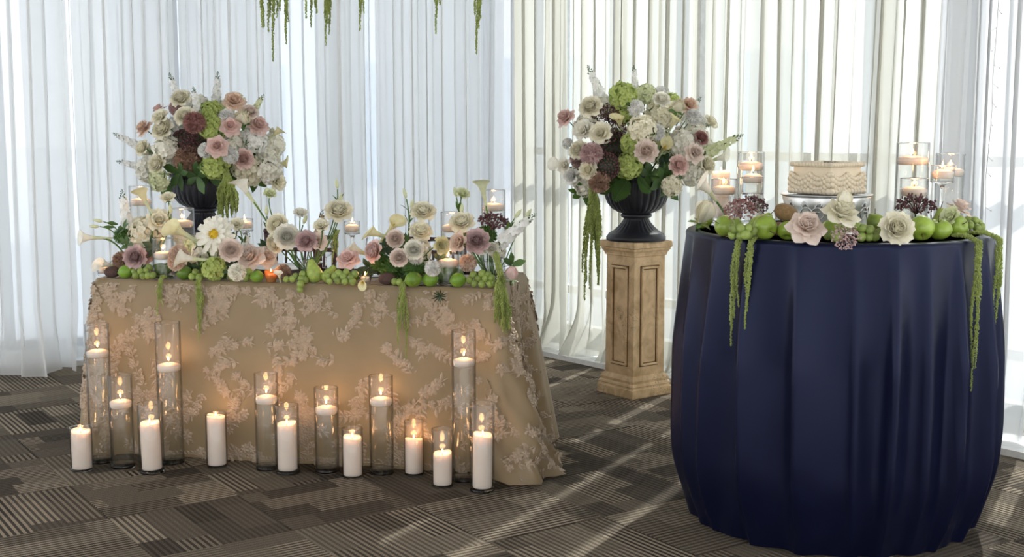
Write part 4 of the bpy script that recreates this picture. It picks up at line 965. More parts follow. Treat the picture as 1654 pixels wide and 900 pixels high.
# cake table vases: (column, width, Y, rim, candle row, foot)
NV = [(1168, 41, 4.62, 289, 302, None, 'low, beside the drooping calla lily'), (1163, 34, 4.80, 284, 277, None, 'behind the low vase beside the calla lily'), (1211, 43, 4.62, 246, 263, None, 'tall, behind the burgundy lace umbels'),
      (1214, 36, 4.50, 286, 283, .13, 'stemmed, before the vase near the kiwi'), (1470, 52, 4.60, 231, 254, None, 'tallest, behind the burgundy spray'), (1474, 45, 4.45, 288, 304, None, 'low, in front of the tallest vase'),
      (1519, 38, 4.50, 267, 276, .13, 'stemmed, above the curved-stem pear'), (1531, 46, 4.66, 248, 273, None, 'tall, behind the stemmed vase')]
for x, wpx, Y, yr, yc, ft, words in NV:
    p = nav(x, Y, .001); k = ppm(p); r = wpx / 2 / k; h = onY(x, yr, Y)[2] - p[2]; zc = onY(x, yc, Y)[2] - p[2]
    if words.startswith('behind the low'):
        cylinder_vase(p, r, .10, 'short glass cylinder on the cake table, ' + words); pillar(p + [0, 0, .018], r - .006, zc - .018, 'pale pillar candle on the cake table, ' + words); continue
    cylinder_vase(p, r, h, ('stemmed' if ft else 'straight') + ' glass candle vase on the cake table, ' + words, water=zc - .012, base=.006 if ft else .014, foot=(h - .062) if ft else None)
    floating(p + [0, 0, zc - .014], r - .0042, 'pale floating candle on the cake table, vase ' + words)
# votives on the lace-covered table
def votive(x, t, r, h, label, mat, wax=True, ribs=0):
    p = stand(x, t, .0045); root = thing('votive_holder', label, 'candle holder', p); obst_cyl(p, r, h)
    mb = MB(); mb.add(*lathe([(.0004, .001), (r * .72, .001), (r * .74, .004), (r * .8, .012), (r * .95, h * .6), (r, h), (r - .002, h), (r * .9, h * .6), (r * .72, .012), (.0004, .010)], 36, (lambda a, i: 1 + .03 * np.cos(ribs * a)) if ribs else None)); obj('glass_cup', mb.mesh('votive_cup'), MAT[mat], root)
    c = thing('votive_candle', 'small candle in the ' + label, 'candle', p + [0, 0, .012]); mb = MB(); mb.add(*lathe([(.0004, 0), (r * .62, 0), (r * .64, h * .45), (r * .3, h * .43), (.0004, h * .43)], 18)); obj('wax', mb.mesh('votive_wax'), MAT['wax'], c); flame_parts(c, h * .45, .6, .10)
votive(168, .10, .034, .062, 'clear ribbed glass votive at the calla lily end of the table', 'glass', ribs=14); votive(438, .035, .026, .05, 'glowing amber patterned votive beside a fallen white petal', 'gold_votive', ribs=12)
votive(590, .05, .028, .042, 'low clear glass votive by the yellow-green petal', 'glass'); votive(536, .10, .028, .05, 'small clear votive between pear and grapes', 'glass', ribs=16)
# place settings: two plates, two coupes, a bottle-dark taper pair seen between the flowers
for x, t, lab in ((458, .45, 'white dinner plate in front of the chair by the ribbed vase'), (660, .46, 'white dinner plate in front of the chair by the dianthus')):
    p = stand(x, t, .0045); r = thing('dinner_plate', lab, 'plate', p); mb = MB(); mb.add(*lathe([(.0004, .002), (.075, .002), (.09, .006), (.135, .016), (.134, .019), (.09, .010), (.0004, .006)], 48)); obj('dish', mb.mesh('plate'), MAT['porcelain'], r)
    mb = MB(); mb.add(*lathe([(.130, .0172), (.134, .0195), (.1365, .019), (.1355, .0155)], 48)); obj('rim_band', mb.mesh('plate_rim'), MAT['silver'], r)
for x, t, lab in ((527, .22, 'clear stemmed wine glass beside the ribbed vase of mauve roses'), (606, .34, 'clear stemmed wine glass behind the blush roses')):
    p = stand(x, t, .0045); obst_cyl(p + [0, 0, .08], .04, .09); OBST.append((p, .034)); r = thing('wine_glass', lab, 'glass', p)
    mb = MB(); mb.add(*lathe([(.0004, 0), (.034, 0), (.034, .002), (.008, .005), (.004, .012), (.0035, .085), (.005, .09), (.0004, .091)], 24)); obj('stem', mb.mesh('wg_stem'), MAT['thick_glass'], r)
    mb = MB(); mb.add(*lathe([(.003, .091), (.02, .096), (.035, .115), (.040, .14), (.036, .17), (.0352, .17), (.039, .14), (.034, .116), (.019, .098)], 28)); obj('bowl', mb.mesh('wg_bowl'), MAT['glass'], r)
def napkin(x, t, lab):
    p = stand(x, t, .0045); obst_cyl(p, .02, .13); r = thing('napkin', lab, 'napkin', p); mb = MB(); mb.add(*lathe([(.0004, 0), (.019, 0), (.018, .09), (.0215, .12), (.016, .135), (.0004, .125)], 20, lambda a, i: 1 + .09 * np.cos(7 * a + i))); obj('rolled_cloth', mb.mesh('napkin'), MAT['burgundy_cloth'], r)
    mb = MB(); mb.add(*lathe([(.0195, .05), (.0215, .052), (.0215, .064), (.0195, .066)], 20)); obj('napkin_ring', mb.mesh('ring'), MAT['silver'], r)
basic('burgundy_cloth', (.10, .015, .03), .8); napkin(514, .30, 'rolled burgundy napkin standing behind the pear')
# ribbed bud vases holding the table flowers
VASES = {}
def ribbed(key, x, t, r, h, words):
    p = stand(x, t, .0045); VASES[key] = p; obst_cyl(p, r * .95, h); root = thing('ribbed_vase', 'ribbed clear glass bud vase ' + words, 'vase', p)
    def md(a, i): return 1 + .05 * np.abs(np.cos(a * 9))
    mb = MB(); mb.add(*lathe([(r * .85, .003), (r * .9, .02), (r * .86, h * .7), (r, h - .002), (r - .0012, h), (r - .003, h - .003), (r * .82, h * .7), (r * .84, .02)], 108, md)); obj('glass_wall', mb.mesh('rib_wall'), MAT['glass'], root)
    mb = MB(); mb.add(*lathe([(.0004, 0), (r * .86, 0), (r * .88, .004), (r * .8, .012), (.0004, .012)], 36)); obj('glass_base', mb.mesh('rib_base'), MAT['thick_glass'], root)
ribbed('A', 226, .20, .040, .085, 'holding the cream hydrangea at the calla lily end'); ribbed('B', 345, .27, .045, .085, 'hidden under the white dahlia'); ribbed('C', 497, .12, .040, .095, 'holding the mauve rose behind a pear'); ribbed('D', 655, .245, .045, .085, 'hidden behind the dark green dianthus'); ribbed('E', 795, .10, .042, .105, 'holding dusky roses near the table corner')
# ------------------------------------------------------------------ bouquets in the urns
BASED = {'rose': .098, 'pointed_rose': .108, 'garden_rose': .098, 'lisianthus': .088, 'bud_bloom': .045, 'hydrangea': .142, 'hydrangea_large': .168, 'lime_hydrangea': .126, 'carnation': .074, 'green_dianthus': .08, 'lace_umbel': .10, 'berry_head': .108, 'dahlia': .145, 'calla': .075, 'stock': .17}
NICE = {'rose': 'open rose', 'pointed_rose': 'rose with pointed curled petals', 'garden_rose': 'many-petalled garden rose', 'lisianthus': 'ruffled lisianthus', 'bud_bloom': 'half-closed cup-shaped bloom', 'hydrangea': 'hydrangea head', 'hydrangea_large': 'large hydrangea head', 'lime_hydrangea': 'dense round hydrangea head', 'carnation': 'frilly carnation', 'green_dianthus': 'mossy dianthus ball', 'lace_umbel': 'lacy flower umbel', 'berry_head': 'dark berry head', 'dahlia': 'open dahlia with a yellow centre', 'calla': 'calla lily', 'stock': 'stock flower spike'}
CATN = {'rose': 'rose', 'pointed_rose': 'rose', 'garden_rose': 'rose', 'hydrangea': 'hydrangea', 'hydrangea_large': 'hydrangea', 'lime_hydrangea': 'hydrangea', 'calla': 'calla lily', 'dahlia': 'dahlia', 'carnation': 'carnation', 'lisianthus': 'lisianthus'}
CNAME = {'yellowcream': 'pale yellow', 'palegreen': 'pale green', 'dusty': 'dusty burgundy', 'green': 'dark green', 'lime': 'lime green'}
def vocab(kind, colour): return CNAME.get(colour, colour) + ' ' + NICE[kind]
NAMEK = {'hydrangea_large': 'hydrangea', 'lime_hydrangea': 'hydrangea', 'pointed_rose': 'rose', 'bud_bloom': 'tulip_bloom', 'stock': 'stock_flower', 'calla': 'calla_lily'}
SHORTN = {'rose': 'rose', 'pointed_rose': 'pointed rose', 'garden_rose': 'garden rose', 'lisianthus': 'lisianthus', 'bud_bloom': 'cupped bloom', 'hydrangea': 'hydrangea', 'hydrangea_large': 'large hydrangea', 'lime_hydrangea': 'round hydrangea', 'carnation': 'carnation', 'green_dianthus': 'dianthus', 'lace_umbel': 'lacy umbel', 'berry_head': 'berry head', 'dahlia': 'dahlia', 'calla': 'calla', 'stock': 'stock spike'}
def single_out(items, where, sep=' in the '):
    """items: (kind, colour, x, y); look-alikes are told apart by the neighbour they grow beside, above or below"""
    base = [vocab(k, c) + sep + where for k, c, *_ in items]; used = {}; res = []
    for i, (k, c, x, y) in enumerate(items):
        if base.count(base[i]) == 1: res.append(base[i]); continue
        near = sorted((j for j in range(len(items)) if j != i and items[j][:2] != (k, c)), key=lambda j: math.hypot(items[j][2] - x, items[j][3] - y)); lab = base[i]
        for j in near[:8]:
            k2, c2, x2, y2 = items[j]; rel = 'beside' if abs(x - x2) >= abs(y - y2) else ('just above' if y < y2 else 'just below')
            lab = vocab(k, c) + ' ' + rel + ' the ' + CNAME.get(c2, c2) + ' ' + SHORTN[k2] + sep.replace(' in the ', ', ').replace('  ', ' ') + where
            if lab not in used: break
        if len(lab.split()) > 16: lab = lab.replace(NICE[k], SHORTN[k], 1)
        if len(lab.split()) > 16: lab = lab.replace(', urn bouquet beside the cake table', ', cake-side urn').replace(', urn bouquet behind the lace table', ', lace-table urn')
        if len(lab.split()) > 16: lab = lab.replace(' the ', ' ')
        used[lab] = 1; res.append(lab)
    return res
_used = set()
def near(prefix, x, y, items, suffix):
    """label that names the bloom a leaf or bud grows beside"""
    lab = prefix
    for k2, c2, x2, y2 in sorted(((q[0], q[1], q[2], q[3]) for q in items), key=lambda q: math.hypot(q[2] - x, q[3] - y))[:7]:
        rel = 'beside' if abs(x - x2) >= abs(y - y2) else ('just above' if y < y2 else 'just below'); lab = prefix + ' ' + rel + ' the ' + CNAME.get(c2, c2) + ' ' + SHORTN[k2] + suffix
        if lab not in _used: break
    _used.add(lab); return lab
PLANES = [(LIN, CORNER, .33), (RIN, CORNER, .33)]       # keep clear of the curtains
def bouquet(cx, cy_, Yc, rx, ry, depth, items, where, ur):
    ctr = onY(cx, cy_, Yc); k0 = ppm(ctr); root_pt = np.array([ctr[0], ctr[1], PZ + .30])
    labs = single_out([it[:4] for it in items], where)
    def facing(kind, p):
        dz = Yc - p[1]
        if kind == 'stock': return unit(p - root_pt + [0, 0, .02])
        if kind == 'calla': return unit((p - root_pt) * [1, .6, 1] + [0, -.08, .02])
        n = unit(p - (root_pt + [0, .02, -.02])); return unit(n + np.array([0, -.75 * min(1, max(.1, .3 + dz / depth)), .05]))
    for (kind, colour, x, y, d, *ex), lab_ in zip(items, labs):
        rho = math.hypot((x - cx) / rx, (y - cy_) / ry); dz = math.sqrt(max(0.0, 1 - min(1, rho) ** 2)) * depth
        dz = ex[0] if ex else dz
        if kind == 'stock': d = d * 1.35
        p = onY(x, y, Yc - dz); n = facing(kind, p); w_ = d / ppm(p) * (1.02 if 'hydrangea' in kind else 1.06 if kind != 'stock' else 1); size = w_ / BASED[kind]; back_ = n * (.075 if kind == 'stock' else .03 if kind == 'calla' else 0)
        def make(q, kind=kind, colour=colour, size=size, lab_=lab_, back_=back_): place(kind, colour, q, facing(kind, q + back_), size, lab_, CATN.get(kind, 'flower'), NAMEK.get(kind, kind), group=SHORTN[kind] + ' blooms of the ' + where)
        defer(p - back_, bloom_spheres(kind, n, size, w_), view_dirs(p, .10, .020), .68 if kind != 'lace_umbel' else .5, make, planes=PLANES)
    back = ['hydrangea', 'rose', 'lime_hydrangea', 'garden_rose', 'hydrangea', 'lisianthus']; bc = ['ivory', 'cream', 'lime', 'blush', 'white', 'cream']
    for i in range(14):            # blooms round the back
        a = math.pi * (i + .5) / 14; e = .35 * math.sin(i * 2.4) ; d = np.array([math.cos(a), math.sin(a), e + .30]); p = root_pt + [0, 0, .10] + d * np.array([rx, depth * k0, ry]) / k0 * .80; kb, cb_ = back[i % 6], bc[i % 6]
        def make(q, kb=kb, cb_=cb_, d=d): place(kb, cb_, q, unit(d), 1.0, vocab(kb, cb_) + ' behind the ' + where, CATN.get(kb, 'flower'), NAMEK.get(kb, kb))
        defer(p, bloom_spheres(kb, d, 1.0, BASED[kb]), [((1, 0, 0), 1, .12), ((0, 1, 0), 1, .10), ((0, 0, 1), 1, .14)], .74, make, planes=PLANES)
    sph = flush([(np.array([ur[0], ur[1], PZ + .18]), .165), (np.array([ur[0], ur[1], PZ + .30]), .12)])
    # leaves tucked between the blooms
    rg = random.Random(int(cx)); g = math.pi * (3 - 5 ** .5)
    for i in range(46):
        c = 1 - (i + .5) / 46 * 1.45; s = math.sqrt(max(0, 1 - c * c)); a = i * g; d = np.array([s * math.cos(a), s * math.sin(a) * .8, c * .9]); ax = np.array([rx, depth * k0, ry]) / k0; n = unit(d + np.array([0, -.2, .1])); sz = rg.uniform(.6, .85)
        p = clear_spot(None, n, sz, sph, [root_pt + [0, 0, .11] + rotz(t) @ d * ax * f for f in (.56, .48, .40, .64, .30) for t in (0, .25, -.25, .5, -.5)])
        place('leaf_sprig_dark' if i % 3 else 'leaf_sprig', 'green', p, n, sz, ('dark' if i % 3 else 'mid') + ' green leaf sprig tucked within the ' + where, 'leaves', 'leaf_sprig')
    return sph
R, PRs, GR, LI, HY, HL, LH, CA, BE, UM, CL, ST, TU = 'rose', 'pointed_rose', 'garden_rose', 'lisianthus', 'hydrangea', 'hydrangea_large', 'lime_hydrangea', 'carnation', 'berry_head', 'lace_umbel', 'calla', 'stock', 'bud_bloom'
RIGHT = [(ST, 'white', 958, 142, 46, .10), (ST, 'white', 1018, 128, 34, .08), (ST, 'white', 1112, 178, 36, .06), (ST, 'palegreen', 1160, 238, 50, .05), (HY, 'ivory', 968, 172, 42), (R, 'cream', 962, 176, 40, .20), (LI, 'ivory', 945, 213, 36), (LI, 'cream', 972, 218, 38), (R, 'cream', 937, 244, 34, .20),
         (HY, 'ivory', 948, 200, 44, .05), (PRs, 'pink', 916, 193, 36, .06), (LH, 'lime', 1012, 155, 48, .12), (LH, 'palegreen', 1036, 154, 40, .10), (LH, 'lime', 1004, 188, 34, .2), (LH, 'lime', 1020, 232, 40, .30), (LH, 'lime', 1016, 268, 46, .30),
         (HL, 'cream', 1062, 186, 58, .22), (HY, 'cream', 1044, 207, 48, .24), (HL, 'ivory', 1099, 228, 58, .24), (HL, 'ivory', 1108, 278, 52, .20), (HY, 'ivory', 1082, 180, 44, .14), (CA, 'white', 1027, 175, 27, .27), (CA, 'white', 1061, 214, 26, .32),
         (CL, 'yellowcream', 1001, 200, 26, .28), (CL, 'yellowcream', 1086, 201, 26, .28), (CL, 'yellowcream', 1064, 240, 26, .32), (HY, 'palegreen', 1064, 232, 40, .24), (R, 'blush', 1050, 246, 40, .30), (R, 'pink', 1094, 268, 36, .28), (PRs, 'blush', 1127, 245, 36, .16), (PRs, 'peach', 1118, 173, 34, .08), (CA, 'white', 1126, 190, 26, .12),
         (HY, 'white', 1118, 198, 40, .08), (LI, 'cream', 1144, 201, 28, .06), (R, 'cream', 1138, 268, 34, .12), (R, 'dusty', 1137, 225, 26, .10), (CA, 'dusty', 1056, 162, 30, .08), (LH, 'lime', 1080, 165, 32, .08), (CA, 'mauve', 962, 250, 36, .25), (CA, 'brown', 975, 293, 34, .26), (R, 'cream', 958, 275, 32, .25), (BE, 'burgundy', 990, 240, 48, .22), (BE, 'burgundy', 985, 268, 44, .22), (UM, 'burgundy', 981, 192, 44, .22), (UM, 'burgundy', 994, 214, 40, .24),
         (CA, 'mauve', 930, 258, 30, .14), (HY, 'ivory', 945, 296, 44, .16), (LI, 'white', 926, 285, 30, .16), (CL, 'ivory', 908, 268, 26, .08), (CA, 'white', 917, 232, 18, .08), (LI, 'cream', 976, 222, 34, .2), (HY, 'cream', 1092, 300, 36, .20), (LI, 'ivory', 920, 268, 26, .12), (CL, 'ivory', 1160, 256, 26, .06), (TU, 'cream', 1092, 178, 26, .2), (R, 'ivory', 1074, 166, 30, .12), (HY, 'white', 1060, 160, 40, .02), (HY, 'ivory', 1130, 225, 44, .04)]
LEFT = [(ST, 'white', 291, 148, 40, .08), (ST, 'white', 309, 160, 34, .14), (ST, 'white', 350, 148, 40, .08), (ST, 'palegreen', 408, 172, 34, .06), (ST, 'white', 208, 228, 36, .06), (ST, 'white', 218, 266, 36, .08), (R, 'cream', 288, 165, 36, .1), (PRs, 'pink', 265, 181, 28, .08), (PRs, 'peach', 236, 210, 34, .06), (LI, 'cream', 256, 192, 30, .1), (R, 'cream', 266, 212, 40, .2), (R, 'cream', 294, 190, 36, .2),
        (CA, 'mauve', 292, 174, 26, .2), (CA, 'dusty', 308, 198, 34, .26), (LH, 'lime', 342, 182, 42, .2), (LH, 'lime', 342, 206, 44, .26), (HY, 'ivory', 327, 170, 38, .1), (R, 'cream', 234, 241, 30, .14), (HY, 'ivory', 267, 240, 48, .18), (R, 'cream', 257, 266, 36, .22), (HY, 'ivory', 245, 275, 48, .12), (HY, 'palegreen', 251, 290, 38, .14), (BE, 'burgundy', 304, 230, 42, .22), (UM, 'burgundy', 312, 232, 40, .28), (CA, 'brown', 310, 258, 46, .28),
        (PRs, 'pink', 345, 238, 38, .32), (LH, 'lime', 348, 268, 48, .30), (HL, 'ivory', 382, 234, 56, .24), (CA, 'white', 367, 190, 28, .24), (PRs, 'pink', 372, 206, 36, .28), (TU, 'cream', 390, 197, 30, .2), (PRs, 'peach', 372, 166, 38, .1), (LI, 'cream', 386, 164, 30, .08), (R, 'blush', 397, 184, 28, .1), (HY, 'white', 411, 226, 46, .14), (PRs, 'pink', 416, 205, 38, .14), (R, 'pink', 392, 258, 36, .28), (HL, 'cream', 399, 276, 56, .2), (HY, 'ivory', 438, 255, 46, .1), (HY, 'ivory', 430, 277, 44, .12), (LI, 'cream', 440, 291, 28, .1),
        (CL, 'yellowcream', 445, 216, 22, .06), (CL, 'yellowcream', 453, 265, 22, .06), (CA, 'white', 326, 243, 24, .28), (CA, 'white', 366, 250, 26, .28), (HY, 'white', 283, 205, 40, .06), (HY, 'palegreen', 360, 180, 40, .06), (HY, 'ivory', 280, 262, 40, .1), (HY, 'ivory', 405, 200, 40, .04), (HY, 'white', 310, 175, 36, .02)]
WR, WL = 'urn bouquet beside the cake table', 'urn bouquet behind the lace table'
SPH_R = bouquet(1036, 232, 6.50, 128, 105, .34, RIGHT, WR, PR); SPH_L = bouquet(338, 228, 6.98, 124, 88, .34, LEFT, WL, PL)
for x, y, Y, n, sz, lab in ((1014, 300, 6.24, (-.3, -.7, -.35), 1.0, 'fern frond spilling over the rim of the urn on the pedestal beside the cake table'), (1030, 296, 6.24, (.15, -.8, -.5), .8, 'short fern frond hanging over the rim of the urn beside the cake table'), (362, 285, 6.76, (.5, -.6, -.6), .8, 'fern frond hanging over the rim of the urn behind the lace-covered table')):
    place('fern', 'green', onY(x, y - 10, Y), unit(n), sz, lab, 'fern', 'fern_frond')
for x, y, Y, n, wh in ((1050, 283, 6.27, (.1, -.9, .1), WR), (1070, 290, 6.27, (.4, -.8, -.2), WR), (1000, 292, 6.27, (-.5, -.8, -.1), WR), (1078, 300, 6.30, (.6, -.6, -.3), WR), (990, 300, 6.30, (-.6, -.6, -.4), WR), (940, 310, 6.36, (-.3, -.6, -.6), WR), (375, 262, 6.74, (.4, -.9, 0), WL), (318, 285, 6.74, (-.2, -.9, -.2), WL), (290, 280, 6.76, (-.5, -.8, -.2), WL), (412, 285, 6.8, (.5, -.6, -.5), WL), (275, 300, 6.8, (-.2, -.6, -.7), WL), (335, 282, 6.72, (0, -.9, -.3), WL)):
    place('leaf_sprig', 'green', clear_spot(None, unit(n), 1.15, SPH_R if wh == WR else SPH_L, [onY(x, y, Y + e) for e in (0, .03, .06, .09)]), unit(n), 1.15, near('broad leaf sprig', x, y, RIGHT if wh == WR else LEFT, ', ' + wh), 'leaves', 'leaf_sprig')
# amaranthus hanging from the urns and over the table edges
def hang(top, L, n, spread, rg, lead=None, thickv=1.0):
    """strands falling from a point; lead = optional point where the strand lies before it drops"""
    ps = []
    for i in range(n):
        dx, dy = rg.uniform(-spread, spread), rg.uniform(-spread, spread) * .5; l = L * (1 if i == 0 else rg.uniform(.35, .9))
        P = []
        if lead is not None: P += [np.array(lead), (np.array(lead) + top) / 2 + [0, 0, .012]]
        for v in np.linspace(0, 1, 9): P.append(np.array(top) + np.array([dx * min(1, v * 2.2) + .006 * math.sin(5 * v + i), dy * min(1, v * 2), -l * v]))
        ps.append(P)
    return ps
rg = random.Random(21)
t = onY(957, 302, 6.28); tassel(hang(t, (488 - 302) / ppm(t), 22, .045, rg, lead=onY(985, 285, 6.36)), 'long green amaranthus tassel hanging from the urn on the pedestal beside the cake table', thick=.014)
t = onY(367, 284, 6.62); tassel(hang(t, (362 - 284) / ppm(t), 34, .05, rg, lead=onY(360, 268, 6.8)), 'thick green amaranthus tassel hanging over the urn behind the lace-covered table', thick=.016)
for x, y1, n, sp, lab in ((259, 515, 5, .014, 'short green amaranthus hanging over the cloth below the low candle vase'), (320, 556, 6, .014, 'green amaranthus hanging over the cloth below the lime hydrangea'), (650, 577, 6, .018, 'green amaranthus hanging over the cloth below two grapes')):
    e = stand(x, -.022, .006); l = (y1 - 458) / ppm(e); tassel(hang(e, l, n, sp, rg, lead=stand(x + 8, .05, .012)), lab, thick=.009)
e = stand(812, -.02, .01); tassel(hang(e, (566 - 470) / ppm(e), 12, .032, rg, lead=stab(800, 408, .06)) + hang(e + [-.01, 0, .06], .2, 5, .02, rg, lead=stab(800, 408, .06)), 'longest green amaranthus falling over the table corner from the ribbed vase', thick=.012)
e = stand(548, .2, .2); tassel(hang(stab(541, 385, .2), 40 / ppm(e), 6, .02, rg, lead=stab(548, 372, .2)), 'pale green amaranthus hanging inside the flowers under the tall lisianthus', thick=.007)
def nrim(deg, d=0.0): a = math.radians(deg); return np.array([NC[0] + (NR + d) * math.cos(a), NC[1] + (NR + d) * math.sin(a), NZ + .012])
for x, Y, y1, n, lab in ((1181, 4.05, 560, 4, 'longer green amaranthus tassel over the navy cloth below the burgundy umbels'), (1206, 4.02, 532, 4, 'slim green amaranthus tassel over the navy cloth below the green apple'), (1549, 4.06, 632, 5, 'longest green amaranthus tassel over the navy cloth below the smooth apples'), (1577, 4.17, 540, 5, 'green amaranthus tassel over the navy cloth at the grape end')):
    p = nav(x, Y, .01); v = unit(p[:2] - NC); e = np.array([*(NC + v * (NR + .028)), NZ + .004]); l = e[2] - onY(x, y1, e[1])[2]
    tassel(hang(e, l, n, .012, rg, lead=[*(NC + v * (NR - .07)), NZ + .02]), lab, thick=.0095)
# hanging installation above the table: only its tassels reach into view
rail = thing('hanging_rail', 'thin dark rail hung from the ceiling above the table, carrying trailing amaranthus', 'rail', (-.7, 5.55, 2.25))
mb = MB(); mb.add(*tube([(-1.1, .1, 0), (1.1, -.1, 0)], .012, 10)); obj('bar', mb.mesh('rail_bar'), MAT['twig'], rail)
for sx in (-1, 1): mb = MB(); mb.add(*tube([(sx * .9, -sx * .082, .01), (sx * .9, -sx * .082, CEIL - 2.25)], .002, 6)); obj('wire', mb.mesh('rail_wire'), MAT['wire'], rail)
for x, y1, n, sp, lab in ((435, 100, 4, .03, 'longest wispy amaranthus strand trailing from the ceiling rail above the urn'), (442, 52, 3, .02, 'short feathery amaranthus strand beside the wispy one on the ceiling rail'), (459, 72, 4, .02, 'feathery amaranthus strand trailing from the ceiling rail in front of the pale building'), (498, 30, 3, .01, 'shortest amaranthus strand on the ceiling rail'), (510, 45, 3, .015, 'short wispy amaranthus strand next to the broad one on the ceiling rail'), (533, 74, 7, .018, 'broad blunt amaranthus tassel trailing from the ceiling rail'), (585, 50, 4, .010, 'slim amaranthus tassel trailing alone from the ceiling rail'), (710, 55, 4, .010, 'thin pointed amaranthus tassel on the ceiling rail above the tallest chair vases'), (773, 88, 6, .014, 'full amaranthus tassel with a long tip on the ceiling rail by the corner post')):
    X = (x - 827) / FPX * 5.5; top = np.array([X, 5.55 - (X + .7) * .0909, 2.24]); l = top[2] - onY(x, y1, top[1])[2]; tassel(hang(top, l, n + 3, sp, rg), lab, thick=.012)

